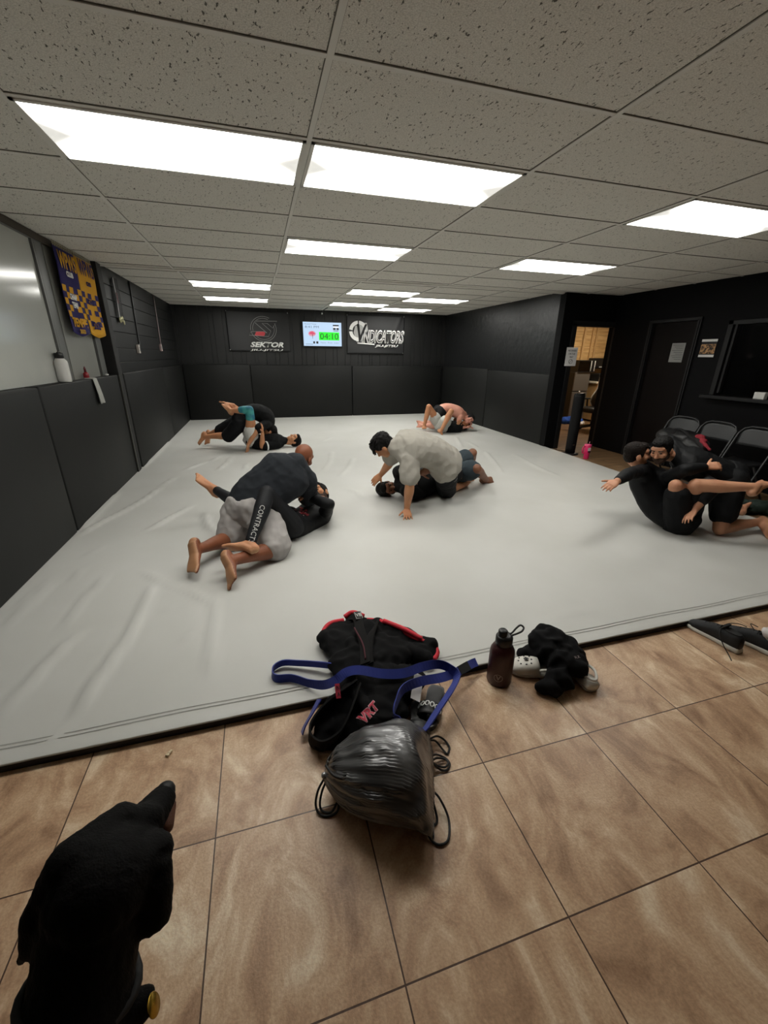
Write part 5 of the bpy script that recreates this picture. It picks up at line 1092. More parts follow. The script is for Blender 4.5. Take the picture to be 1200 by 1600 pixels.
# ================================================================== PEOPLE
PEOPLE = {'A1': {'pel': (-0.158, 3.335, 0.34),
        'neck': (0.239, 3.397, 0.706),
        'waist': (-0.094, 3.353, 0.462),
        'chest': (0.103, 3.373, 0.579),
        'head': (0.313, 3.595, 0.693),
        'shL': (0.067, 3.452, 0.617),
        'shR': (0.326, 3.432, 0.528),
        'hipL': (-0.25, 3.386, 0.33),
        'hipR': (-0.075, 3.246, 0.33),
        'elL': (0.117, 3.702, 0.477),
        'wrL': (0.317, 3.802, 0.397),
        'knL': (-0.333, 3.287, 0.11),
        'anL': (-0.542, 2.973, 0.2),
        'toL': (-0.564, 2.789, 0.085),
        'elR': (0.335, 3.628, 0.292),
        'wrR': (0.385, 3.828, 0.252),
        'knR': (0.006, 2.992, 0.11),
        'anR': (-0.296, 2.743, 0.19),
        'toR': (-0.284, 2.57, 0.075),
        'face': (0.45, 0.75, -0.5),
        'up': (0.5, 0.45, 0.75),
        'hdL': (0.6, 0.7, -0.2),
        'hdR': (-0.5, 0.6, -0.2),
        'pnL': (0.0, 0.0, -1.0),
        'pnR': (0.0, 0.0, -1.0),
        'foot': 1.22,
        'bulk': 1.16},
 'A2': {'pel': (0.149, 3.456, 0.14),
        'neck': (0.462, 3.833, 0.17),
        'waist': (0.262, 3.566, 0.097),
        'chest': (0.39, 3.704, 0.105),
        'head': (0.497, 4.028, 0.199),
        'shR': (0.478, 3.643, 0.12),
        'shL': (0.429, 3.992, 0.205),
        'hipR': (0.163, 3.334, 0.15),
        'hipL': (0.135, 3.578, 0.13),
        'elL': (0.309, 4.072, 0.425),
        'wrL': (0.089, 4.022, 0.505),
        'knL': (-0.267, 3.604, 0.29),
        'anL': (-0.481, 3.949, 0.347),
        'toL': (-0.644, 3.975, 0.5),
        'elR': (0.502, 3.411, 0.3),
        'wrR': (0.302, 3.551, 0.35),
        'knR': (-0.023, 3.159, 0.53),
        'anR': (-0.171, 2.848, 0.25),
        'toR': (-0.352, 2.883, 0.24),
        'face': (-0.55, -0.6, 0.55),
        'up': (0.25, 0.9, 0.1),
        'fuL': (0.2, -0.3, 0.9),
        'hdR': (-0.6, -0.2, 0.1),
        'hdL': (-0.6, 0.2, 0.0),
        'pnR': (0.0, 0.0, -1.0),
        'pnL': (0.0, 0.0, -1.0),
        'bulk': 0.98},
 'B1': {'pel': (-0.351, 7.28, 0.498),
        'neck': (0.124, 7.28, 0.424),
        'waist': (-0.169, 7.3, 0.631),
        'chest': (0.022, 7.298, 0.585),
        'head': (0.105, 7.3, 0.301),
        'shL': (0.088, 7.45, 0.443),
        'shR': (0.04, 7.12, 0.451),
        'hipL': (-0.372, 7.38, 0.484),
        'hipR': (-0.366, 7.18, 0.472),
        'elL': (0.147, 7.5, 0.221),
        'wrL': (0.098, 7.45, 0.071),
        'knL': (-0.716, 7.5, 0.299),
        'anL': (-0.908, 7.65, 0.237),
        'toL': (-0.96, 7.6, 0.055),
        'elR': (-0.111, 7.0, 0.385),
        'wrR': (-0.264, 6.98, 0.155),
        'knR': (-0.585, 7.25, 0.252),
        'anR': (-0.954, 7.4, 0.24),
        'toR': (-1.075, 7.42, 0.088),
        'face': (0.2, 0.1, -1.0),
        'up': (0.9, 0.1, -0.3),
        'hdR': (-0.2, -0.3, -0.9),
        'hdL': (0.0, -0.6, -0.4),
        'pnR': (-0.6, 0.0, -0.6),
        'pnL': (0.0, 0.0, -1.0),
        'bulk': 1.06},
 'B2': {'pel': (-0.21, 7.2, 0.212),
        'neck': (0.309, 7.2, 0.154),
        'waist': (-0.07, 7.189, 0.139),
        'chest': (0.114, 7.196, 0.146),
        'head': (0.488, 7.2, 0.152),
        'shL': (0.224, 7.36, 0.172),
        'shR': (0.199, 7.08, 0.114),
        'hipL': (-0.223, 7.3, 0.254),
        'hipR': (-0.201, 7.08, 0.284),
        'elL': (0.045, 7.4, 0.26),
        'wrL': (-0.019, 7.3, 0.315),
        'knL': (-0.307, 7.45, 0.582),
        'anL': (-0.437, 7.2, 0.755),
        'toL': (-0.622, 7.15, 0.843),
        'elR': (-0.047, 6.98, 0.111),
        'wrR': (-0.026, 6.98, 0.336),
        'knR': (-0.185, 6.98, 0.711),
        'anR': (-0.477, 7.08, 0.69),
        'toR': (-0.569, 7.1, 0.816),
        'face': (-0.15, -0.3, 0.92),
        'up': (0.97, 0.05, 0.12),
        'fuL': (0.1, 0.2, 0.95),
        'fuR': (-0.3, -0.3, 0.9),
        'hdR': (0.1, -0.1, 0.95),
        'hdL': (-0.3, -0.5, 0.5),
        'pnR': (-0.9, 0.2, 0.1),
        'pnL': (0.0, -1.0, 0.0),
        'bulk': 1.0},
 'C1': {'pel': (1.773, 3.799, 0.5),
        'neck': (1.228, 3.701, 0.72),
        'waist': (1.609, 3.767, 0.632),
        'chest': (1.396, 3.731, 0.694),
        'head': (1.106, 3.789, 0.72),
        'shL': (1.31, 3.603, 0.6),
        'shR': (1.208, 3.871, 0.68),
        'hipL': (1.743, 3.709, 0.46),
        'hipR': (1.803, 3.889, 0.54),
        'elL': (1.298, 3.536, 0.37),
        'wrL': (1.3, 3.601, 0.12),
        'knL': (1.941, 4.062, 0.11),
        'anL': (2.221, 4.252, 0.09),
        'toL': (2.382, 4.337, 0.06),
        'elR': (1.273, 4.087, 0.48),
        'wrR': (1.222, 4.273, 0.29),
        'knR': (2.057, 4.139, 0.269),
        'anR': (2.359, 4.404, 0.129),
        'toR': (2.518, 4.538, 0.08),
        'face': (-0.5, 0.35, -0.8),
        'up': (-0.8, 0.1, 0.55),
        'hdL': (-0.15, -0.75, -0.55),
        'hdR': (-0.6, 0.1, -0.6),
        'pnL': (0.0, 0.5, -0.85),
        'pnR': (0.2, 0.6, -0.5),
        'spreadL': 1,
        'bulk': 1.1},
 'C2': {'pel': (2.13, 4.419, 0.18),
        'neck': (1.421, 4.142, 0.17),
        'waist': (1.961, 4.294, 0.203),
        'chest': (1.638, 4.213, 0.176),
        'head': (1.285, 4.236, 0.13),
        'shL': (1.424, 3.944, 0.175),
        'shR': (1.437, 4.288, 0.3),
        'hipL': (2.236, 4.403, 0.201),
        'hipR': (2.024, 4.435, 0.159),
        'elL': (1.671, 4.133, 0.08),
        'wrL': (1.542, 4.04, 0.22),
        'knL': (2.296, 4.059, 0.34),
        'anL': (2.623, 4.384, 0.1),
        'toL': (2.787, 4.442, 0.06),
        'elR': (1.458, 3.984, 0.42),
        'wrR': (1.466, 3.714, 0.438),
        'knR': (2.463, 4.495, 0.42),
        'anR': (2.643, 4.854, 0.12),
        'toR': (2.776, 4.918, 0.06),
        'face': (0.25, -0.85, 0.35),
        'up': (-0.93, -0.1, 0.05),
        'hdL': (0.1, 0.1, 0.8),
        'hdR': (0.8, 0.1, 0.2),
        'pnL': (0.0, -1.0, 0.0),
        'pnR': (0.0, -1.0, 0.0),
        'bulk': 1.06},
 'D1': {'pel': (3.608, 8.15, 0.423),
        'neck': (4.131, 8.05, 0.349),
        'waist': (3.743, 8.15, 0.493),
        'chest': (3.948, 8.106, 0.446),
        'head': (4.213, 7.98, 0.295),
        'shL': (4.23, 8.25, 0.36),
        'shR': (4.0, 7.95, 0.346),
        'hipL': (3.621, 8.25, 0.437),
        'hipR': (3.58, 8.05, 0.403),
        'elL': (4.351, 8.15, 0.164),
        'wrL': (4.201, 8.0, 0.131),
        'knL': (3.531, 8.35, 0.161),
        'anL': (3.311, 8.4, 0.174),
        'toL': (3.192, 8.4, 0.185),
        'elR': (3.914, 7.92, 0.133),
        'wrR': (4.09, 7.9, 0.13),
        'knR': (3.465, 8.1, 0.147),
        'anR': (3.271, 8.2, 0.152),
        'toR': (3.137, 8.25, 0.162),
        'face': (0.0, -0.8, -0.25),
        'up': (0.75, -0.05, 0.5),
        'hdR': (0.9, -0.2, 0.0),
        'hdL': (0.4, -0.8, 0.0),
        'pnR': (0.0, 0.4, 0.8),
        'pnL': (0.0, 0.0, -1.0),
        'curlR': 0.8,
        'bulk': 1.06},
 'D2': {'pel': (3.58, 7.95, 0.187),
        'neck': (4.065, 8.0, 0.129),
        'waist': (3.737, 7.971, 0.151),
        'chest': (3.911, 7.993, 0.135),
        'head': (4.148, 8.05, 0.159),
        'shL': (4.133, 8.2, 0.122),
        'shR': (3.935, 7.9, 0.122),
        'hipL': (3.557, 8.05, 0.205),
        'hipR': (3.574, 7.87, 0.18),
        'elL': (4.109, 8.25, 0.157),
        'wrL': (4.018, 8.2, 0.223),
        'knL': (3.272, 7.95, 0.572),
        'anL': (3.21, 8.0, 0.185),
        'toL': (3.183, 7.9, 0.143),
        'elR': (3.814, 7.85, 0.141),
        'wrR': (3.893, 7.85, 0.158),
        'knR': (3.682, 7.75, 0.493),
        'anR': (3.469, 7.72, 0.116),
        'toR': (3.459, 7.64, 0.059),
        'face': (0.3, -0.4, 0.7),
        'up': (0.9, 0.2, 0.0),
        'hdR': (0.3, 0.2, 0.8),
        'hdL': (-0.5, -0.5, 0.5),
        'pnR': (0.0, -1.0, 0.0),
        'pnL': (0.0, -1.0, 0.0),
        'bulk': 0.98},
 'E1': {'pel': (4.072, 2.593, 0.5),
        'neck': (3.66, 2.824, 0.693),
        'waist': (3.941, 2.655, 0.568),
        'chest': (3.785, 2.742, 0.624),
        'head': (3.469, 2.83, 0.762),
        'shL': (3.661, 2.67, 0.576),
        'shR': (3.69, 2.958, 0.794),
        'hipL': (3.984, 2.519, 0.46),
        'hipR': (4.16, 2.667, 0.54),
        'elL': (3.683, 2.442, 0.52),
        'wrL': (3.564, 2.458, 0.3),
        'knL': (3.894, 2.422, 0.1),
        'anL': (4.308, 2.379, 0.145),
        'toL': (4.204, 2.207, 0.087),
        'elR': (3.91, 3.078, 0.644),
        'wrR': (4.081, 2.78, 0.518),
        'knR': (4.344, 2.758, 0.1),
        'anR': (4.668, 2.787, 0.09),
        'toR': (4.867, 2.846, 0.115),
        'face': (-0.86, -0.32, -0.3),
        'up': (-0.15, 0.05, 0.98),
        'hdL': (-0.75, -0.25, -0.35),
        'hdR': (0.45, -0.25, 0.6),
        'pnL': (0.3, -0.3, -0.85),
        'pnR': (-0.5, -0.7, 0.3),
        'curlR': 0.9,
        'bulk': 1.03},
 'E2': {'pel': (3.672, 2.619, 0.13),
        'neck': (3.503, 2.96, 0.551),
        'waist': (3.558, 2.778, 0.213),
        'chest': (3.518, 2.89, 0.398),
        'head': (3.354, 2.979, 0.688),
        'shL': (3.333, 2.867, 0.558),
        'shR': (3.572, 2.788, 0.494),
        'hipR': (3.768, 2.665, 0.117),
        'hipL': (3.576, 2.573, 0.143),
        'elL': (3.063, 2.749, 0.588),
        'wrL': (2.825, 2.635, 0.566),
        'knL': (3.422, 2.575, 0.5),
        'anL': (3.802, 2.625, 0.34),
        'toL': (3.952, 2.525, 0.37),
        'elR': (3.47, 2.574, 0.64),
        'wrR': (3.674, 2.546, 0.66),
        'knR': (3.549, 2.498, 0.52),
        'anR': (3.896, 2.266, 0.544),
        'toR': (4.097, 2.308, 0.58),
        'face': (0.86, -0.42, 0.08),
        'up': (-0.2, 0.1, 0.95),
        'hdL': (-0.85, -0.25, -0.2),
        'hdR': (0.7, -0.3, 0.15),
        'pnL': (0.0, 0.3, -0.9),
        'pnR': (0.3, 0.5, -0.7),
        'curlR': 0.7,
        'fuR': (0.3, 0.1, 0.9),
        'bulk': 1.05}}
def nrm(v): return V(v).normalized()
def lerp(a, b, t): return a * (1 - t) + b * t

class Body:
    """a jointed figure: every shape is laid along its joints, then one skin is grown over them"""
    def __init__(s, J):
        s.J = {k: (V(v) if isinstance(v, tuple) else v) for k, v in J.items()}
        j = s.J; s.b = j.get('bulk', 1.0)
        s.rH = nrm(j['hipR'] - j['hipL']); s.rS = nrm(j['shR'] - j['shL'])
        P = [j['pel'] + (j['pel'] - j['waist']).normalized() * 0.12, j['pel'], j['waist'], j['chest'], j['neck']]
        s.spine = catmull(P, 6); s.n = len(s.spine) - 1
        s.F = nrm(j['face']); u = V(j['up']); s.U = (u - s.F * u.dot(s.F)).normalized(); s.R = s.F.cross(s.U)
    def frame(s, i):
        t = i / s.n; p = s.spine[i]
        d = (s.spine[min(i + 1, s.n)] - s.spine[max(i - 1, 0)]).normalized()
        r = lerp(s.rH, s.rS, min(1, max(0, (t - 0.2) / 0.7))).normalized(); r = (r - d * r.dot(d)).normalized()
        return p, d, r, d.cross(r)          # centre, up the spine, right, front
    PROF = [(0.0, .085, .075), (0.10, .135, .105), (0.2, .168, .122), (0.3, .168, .122), (0.42, .155, .112), (0.52, .148, .108), (0.65, .158, .114), (0.78, .17, .118), (0.88, .165, .108), (0.95, .115, .085), (1.0, .07, .068)]
    def torso(s, mb, t0=0.0, t1=1.0, inf=0.0, flare=0.0, depth=1.0):
        secs = []
        ts = [t0 + (t1 - t0) * k / 16 for k in range(17)]
        for t in ts:
            for (a, w0, d0), (b, w1, d1) in zip(s.PROF, s.PROF[1:]):
                if a <= t <= b + 1e-9:
                    q = (t - a) / (b - a); w_, dd = lerp(w0, w1, q), lerp(d0, d1, q); break
            x = t * s.n; i = min(int(x), s.n - 1); f = x - i
            p0, u0, r0, f0 = s.frame(i); p1, u1, r1, f1 = s.frame(i + 1)
            fl = flare * max(0, 0.35 - t) / 0.35
            secs.append((lerp(p0, p1, f), lerp(r0, r1, f).normalized() * (w_ * s.b + inf + fl), lerp(f0, f1, f).normalized() * (dd * s.b * depth + inf + fl)))
        mb.loft(secs, 28, 2.3)
    def limb(s, mb, a, b, prof, inf=0.0, t0=0.0, t1=1.0, seg=16, off=None):
        pts, rr = [], []
        for k in range(11):
            t = t0 + (t1 - t0) * k / 10
            for (x0, r0), (x1, r1) in zip(prof, prof[1:]):
                if x0 <= t <= x1 + 1e-9: r = lerp(r0, r1, (t - x0) / (x1 - x0)); break
            p = lerp(a, b, t)
            if off: p = p + off * math.sin(PI * min(1, t * 1.3))
            pts.append(p); rr.append(r * s.b ** 0.7 + inf)
        mb.tube(pts, rr, seg)
        mb.ell(pts[0], (rr[0],) * 3, 14, 8); mb.ell(pts[-1], (rr[-1],) * 3, 14, 8)
    TH = [(0, .094), (.15, .094), (.35, .086), (.7, .067), (1, .055)]; SH = [(0, .053), (.28, .059), (.6, .045), (.85, .036), (1, .036)]
    UA = [(0, .058), (.3, .053), (.6, .049), (1, .042)]; FA = [(0, .043), (.25, .046), (.7, .034), (1, .027)]
    def leg(s, mb, q, inf=0.0, t1=2.0, flare=0.0):
        j = s.J; h, k, a = j['hip' + q], j['kn' + q], j['an' + q]
        if t1 <= 1:
            prof = [(x, r + flare * x) for x, r in s.TH]; s.limb(mb, h, k, prof, inf, 0, t1)
        else:
            s.limb(mb, h, k, s.TH, inf); bk = (k - h).normalized() - (a - k).normalized()
            bk = bk.normalized() * 0.012 if bk.length > 0.1 else None
            s.limb(mb, k, a, s.SH, inf, 0, t1 - 1, 16, -bk if bk else None)
    def arm(s, mb, q, inf=0.0, t1=2.0, flare=0.0):
        j = s.J; h, k, a = j['sh' + q], j['el' + q], j['wr' + q]
        if t1 <= 1:
            s.limb(mb, h, k, [(x, r + flare * x) for x, r in s.UA], inf, 0, t1)
        else:
            s.limb(mb, h, k, s.UA, inf); s.limb(mb, k, a, s.FA, inf, 0, t1 - 1)
    def shoulders(s, mb, inf=0.0):
        j = s.J; nb = lerp(j['neck'], j['chest'], 0.18)
        for q in 'LR':
            mb.cap(nb, j['sh' + q], .062 * s.b + inf, .06 * s.b + inf)
            mb.cap(lerp(j['neck'], j['head'], 0.25), lerp(nb, j['sh' + q], 0.65), .045 + inf, .05 * s.b + inf)
            mb.cap(lerp(j['neck'], j['chest'], 0.8), j['sh' + q], .085 * s.b + inf, .055 * s.b + inf)
    def buttocks(s, mb, inf=0.0):
        j = s.J; p, u, r, f = s.frame(6)
        for q in 'LR':
            m = (j['hip' + q] + j['pel']) / 2
            mb.ell(m - f * 0.045, (.088 * s.b + inf,) * 3, 14, 10); mb.cap(j['pel'], j['hip' + q], .1 * s.b + inf, .092 * s.b + inf)
    def hand(s, mb, q):
        j = s.J; w_ = j['wr' + q]; d = nrm(j['hd' + q]); n = V(j['pn' + q]); n = (n - d * n.dot(d)).normalized()
        sg = 1 if q == 'L' else -1; th = n.cross(d) * sg; spread = j.get('spread' + q, 0.25); curl = j.get('curl' + q, 0.25 if spread < 1 else 0.05)
        mb.loft([(w_ - d * .01, th * .026, n * .02), (w_ + d * .025, th * .034, n * .017), (w_ + d * .07, th * .043, n * .016), (w_ + d * .095, th * .042, n * .013)], 16, 2.6)
        for k, (off, L) in enumerate(((.031, .072), (.011, .080), (-.010, .074), (-.030, .058))):
            p = w_ + d * (.09 - .004 * abs(k - 1)) + th * off; a = (0.12 - 0.1 * k + 0.02) * spread * 2.0
            dd = (d * math.cos(a) + th * math.sin(a)).normalized(); r = .0095
            for m_, fr in enumerate((0.45, 0.32, 0.25)):
                c = curl * (0.6 + 0.5 * m_); dd = (dd * math.cos(c) + n * math.sin(c)).normalized()
                e = p + dd * L * fr; mb.cap(p, e, r, r - .001, 8); p = e; r -= .001
        p = w_ + d * .03 + th * .03; dd = (d * 0.62 + th * 0.75 + n * 0.2).normalized()
        mb.cap(p - th * .012, p, .015, .013, 8)
        for L, r in ((.042, .012), (.03, .0105)):
            e = p + dd * L; mb.cap(p, e, r, r - .001, 8); p = e; dd = (dd + d * 0.25).normalized()
    def foot(s, mb, q):
        j = s.J; z_ = j.get('foot', 1.08); a, t, k = j['an' + q], j['to' + q], j['kn' + q]
        f = (t - a); L = f.length; u = V(j['fu' + q]) if 'fu' + q in j else (k - a)
        f.normalize(); u = (u - f * u.dot(f))
        u = u.normalized() if u.length > 0.02 else V((0, 0, 1)); sd = f.cross(u)
        heel = a - f * .035 - u * .045; ball = t - f * .055 - u * .012
        mb.ell(heel + u * .008, (.034 * z_,) * 3, 12, 8); mb.cap(a, heel + u * .01, .037, .032, 12)
        mid = lerp(heel, ball, 0.5) + u * .008
        mb.loft([(heel - f * .02, sd * .02 * z_, u * .02), (heel + f * .02, sd * .034 * z_, u * .032), (mid + u * .008, sd * .038 * z_, u * .032), (lerp(mid, ball, .6), sd * .045 * z_, u * .024), (ball, sd * .049 * z_, u * .019), (ball + f * .02, sd * .046 * z_, u * .014)], 16, 2.4)
        mb.cap(a + f * .01, lerp(mid, ball, 0.45) + u * .012, .036, .022, 12)
        big = 1 if q == 'L' else -1
        for m_ in range(5):
            o = sd * (0.034 - 0.0175 * m_) * big * z_; Lt = .046 - .0055 * m_; r = (.0145 if m_ == 0 else .0102) * z_ ** .5
            p = ball + f * .012 + o - f * (.005 * m_); mb.cap(p, p + f * Lt * .75 - u * .004, r, r * 0.92, 8)
    def headmesh(s, mb):
        j = s.J; h = j['head']; X, F, U = s.R, s.F, s.U; rot = Matrix((X, F, U)).transposed()
        def E(c, ax): mb.ell(h + X * c[0] + F * c[1] + U * c[2], ax, 20, 14, rot)
        E((0, -.012, .032), (.075, .094, .084)); E((0, .03, -.01), (.066, .066, .07)); E((0, .036, -.05), (.055, .058, .056)); E((0, .066, -.088), (.026, .024, .022))
        E((0, .07, .04), (.058, .03, .032)); E((0, .084, .024), (.05, .013, .011))                     # forehead, brow
        for x in (-1, 1):
            E((x * .04, .066, -.02), (.024, .026, .026)); E((x * .077, -.006, -.012), (.011, .022, .033)); E((x * .03, .083, .002), (.015, .01, .01))
        E((0, .086, -.062), (.024, .012, .007)); E((0, .085, -.073), (.021, .012, .007))                # lips
        P = lambda c: h + X * c[0] + F * c[1] + U * c[2]
        mb.cap(P((0, .088, .015)), P((0, .112, -.028)), .010, .014, 10)
        for x in (-1, 1): mb.ell(P((x * .013, .1, -.031)), (.009, .012, .008), 10, 8, rot)
        mb.cap(j['neck'] - (j['head'] - j['neck']).normalized() * 0.03, P((0, -.02, -.05)), .06 * s.b ** 0.5, .054, 16)
    def skin(s):
        mb = MB(); s.torso(mb); s.shoulders(mb); s.buttocks(mb); s.headmesh(mb)
        for q in 'LR': s.leg(mb, q); s.arm(mb, q); s.hand(mb, q); s.foot(mb, q)
        return mb
    def local(s, c): return s.J['head'] + s.R * c[0] + s.F * c[1] + s.U * c[2]

def skin_mat(name, c, c2):
    m = M(name, c, 0.52, var=(c2, 7), bump=(180, 0.15, 0.001), spec=0.4)
    b = m.node_tree.nodes['Principled BSDF']; b.inputs['Subsurface Weight'].default_value = 0.08; b.inputs['Subsurface Radius'].default_value = (0.01, 0.004, 0.002)
    return m
SOLES = {'brown': skin_mat('brown_sole', '#b98a66', '#a87a58'), 'tan': skin_mat('tan_sole', '#d3a27a', '#c79470'), 'pink': skin_mat('pink_sole', '#dcaa94', '#d09a86'), 'dark': skin_mat('dark_tan_sole', '#b08a6a', '#a07a5c'), 'fair': skin_mat('fair_sole', '#d8a888', '#cb9a7a')}
def cloth(name, c, rough=0.9, c2=None): return M(name, c, rough, var=((c2 or c), 4), bump=(500, 0.25, 0.001), spec=0.2)
SKINS = {'brown': skin_mat('brown_skin', '#8a5338', '#744129'), 'tan': skin_mat('tan_skin', '#c48d66', '#b57b57'), 'pink': skin_mat('pink_skin', '#d7a28c', '#c98a78'), 'dark': skin_mat('dark_tan_skin', '#84573f', '#6f4632'), 'fair': skin_mat('fair_skin', '#d09a78', '#bf8669')}
m_hair = M('black_hair', '#0e0c0b', 0.6, spec=0.15, bump=(140, 0.6, 0.004), stretch=(1, 1, 3)); m_hairbr = M('dark_brown_hair', '#17100c', 0.6, spec=0.15, bump=(140, 0.6, 0.004)); m_stub = M('stubble', '#3a2a22', 0.8, bump=(300, 0.5, 0.001))
m_eye = M('eye_dark', '#1b1412', 0.25); m_brow = M('eyebrow_hair', '#1d1512', 0.8)

def person(key, label, skin, vox, shirt=None, bottom=None, hair=None, beard=None, extra=None, hang=0.0):
    """shirt=(material, inflate, sleeve end 0..2, wrinkle height); bottom=(material, inflate, leg end, flare, wrinkle height)"""
    B = Body(PEOPLE[key]); J = B.J
    o = blob(B.skin(), 'person', SKINS[skin], None, vox, 4)
    tag(o, label, 'person', None)
    ch = []
    if shirt:
        m, inf, end, wr = shirt; mb = MB(); B.torso(mb, 0.12 - hang, 0.99, inf, inf * 0.6); B.shoulders(mb, inf * 0.8); e_ = (J['neck'] - J['chest']).normalized(); mb.ell(J['neck'] - e_ * .035, (.078 * B.b + inf * .5,) * 3, 16, 10)
        for q in 'LR': B.arm(mb, q, inf, end, 0.02 if end <= 1 else 0.0)
        c = blob(mb, 'shirt' if end <= 1 else 'long_sleeve_shirt', m, o, vox * 1.25, 5, (wr, 9, (1, 1, 1))); ch.append(c)
    if bottom:
        m, inf, end, flare, wr = bottom; mb = MB(); B.torso(mb, 0.0, 0.36, inf); B.buttocks(mb, inf)
        for q in 'LR': B.leg(mb, q, inf, end, flare)
        c = blob(mb, 'shorts' if end <= 1 else 'leggings', m, o, vox * 1.25, 5, (wr, 8, (1, 1, 1))); ch.append(c)
    rot = Matrix((B.R, B.F, B.U)).transposed()
    if hair:
        mb = MB(); E = lambda c, ax: mb.ell(B.local(c), ax, 20, 14, rot)
        if hair == 'messy':
            E((0, -.02, .045), (.086, .1, .082)); E((0, -.05, .0), (.078, .062, .08)); E((0, .05, .08), (.06, .05, .04))
            rnd = random.Random(5)
            for k in range(70):
                a = rnd.uniform(0, 2 * PI); e = rnd.uniform(-0.3, 1.3)
                d = V((math.cos(a) * math.cos(e), math.sin(a) * math.cos(e), math.sin(e)))
                if d.y > 0.5 and d.z < 0.25: continue
                p = V((d.x * .078, -.02 + d.y * .095, .045 + d.z * .078)); g = d * .5 + V((rnd.uniform(-.5, .5), 0.6 + rnd.uniform(-.3, .4), -.35 + rnd.uniform(-.3, .2)))
                mb.cap(B.local(p), B.local(p + g.normalized() * rnd.uniform(.03, .055)), .014, .004, 7)
            for k in range(12):
                x = -.06 + k * .011; mb.cap(B.local((x, .06, .085)), B.local((x * 1.1, .11 + rnd.uniform(-.01, .015), .04 + rnd.uniform(-.03, .02))), .014, .004, 7)
        else:
            E((0, -.016, .046), (.08, .097, .079)); E((0, -.048, -.005), (.07, .06, .07)); E((0, .045, .083), (.055, .05, .033))
            for x in (-1, 1): E((x * .062, .0, .02), (.017, .045, .04))
        c = blob(mb, 'hair', m_hair if hair != 'brown' else m_hairbr, o, vox * 0.8, 2, (0.005, 60, (1, 1, 1))); ch.append(c)
    if beard:
        mb = MB(); E = lambda c, ax: mb.ell(B.local(c), ax, 20, 14, rot)
        E((0, .037, -.06), (.058, .061, .05)); E((0, .068, -.09), (.029, .026, .024)); E((0, .088, -.048), (.026, .014, .006))
        for x in (-1, 1): E((x * .055, .02, -.04), (.016, .03, .04))
        c = blob(mb, 'beard', beard, o, vox * 0.8, 2, (0.002, 80, (1, 1, 1))); ch.append(c)
    for x in (-1, 1):
        ch.append(MB().ell(B.local((x * .03, .09, .006)), (.012, .006, .006), 10, 8, rot).build('eye', m_eye, o, True))
        if hair or beard: ch.append(MB().cap(B.local((x * .018, .096, .027)), B.local((x * .047, .085, .028)), .0055, .004, 8).build('eyebrow', m_brow, o, True))
    if extra: ch += extra(B, o) or []
    o.data.materials.append(SOLES[skin])
    for q in 'LR':
        a, t_, k_ = J['an' + q], J['to' + q], J['kn' + q]; f = (t_ - a).normalized(); u = V(J['fu' + q]) if 'fu' + q in J else (k_ - a); u = u - f * u.dot(f)
        if u.length < .02: continue
        u.normalize(); mid = (a + t_) / 2
        for pl in o.data.polygons:
            if (pl.center - mid).length < .19 and pl.normal.dot(-u) > 0.35 and (pl.center - a).dot(u) < 0.0 and (pl.center - a).dot(f) > -.09: pl.material_index = 1
    p = J['pel'].copy(); T = Matrix.Translation(-p)
    o.data.transform(T); o.location = p
    for c in ch: c.data.transform(T)
    return o, B

c_char = cloth('charcoal_shirt', '#25282c', c2='#2a2d32'); c_lgrey = cloth('light_grey_shorts', '#aaa6a3', c2='#9b9795'); c_blk = cloth('black_lycra', '#111214', 0.6); c_spat = cloth('dark_leggings', '#1b1c1f', 0.6)
c_btee = cloth('black_tee', '#101112'); c_bsh = cloth('black_shorts', '#131416', 0.75); c_teal = M('teal_sleeve', '#12667f', 0.6, var=('#3f9a95', 9, 0.1)); c_white = cloth('white_shorts', '#cfcfca')
c_tee = cloth('heather_tee', '#aaa69d', c2='#9f9b92'); c_slate = cloth('slate_shorts', '#3a444a', c2='#343d43'); c_pale = cloth('pale_shorts', '#b9bab4', c2='#a2a39e')

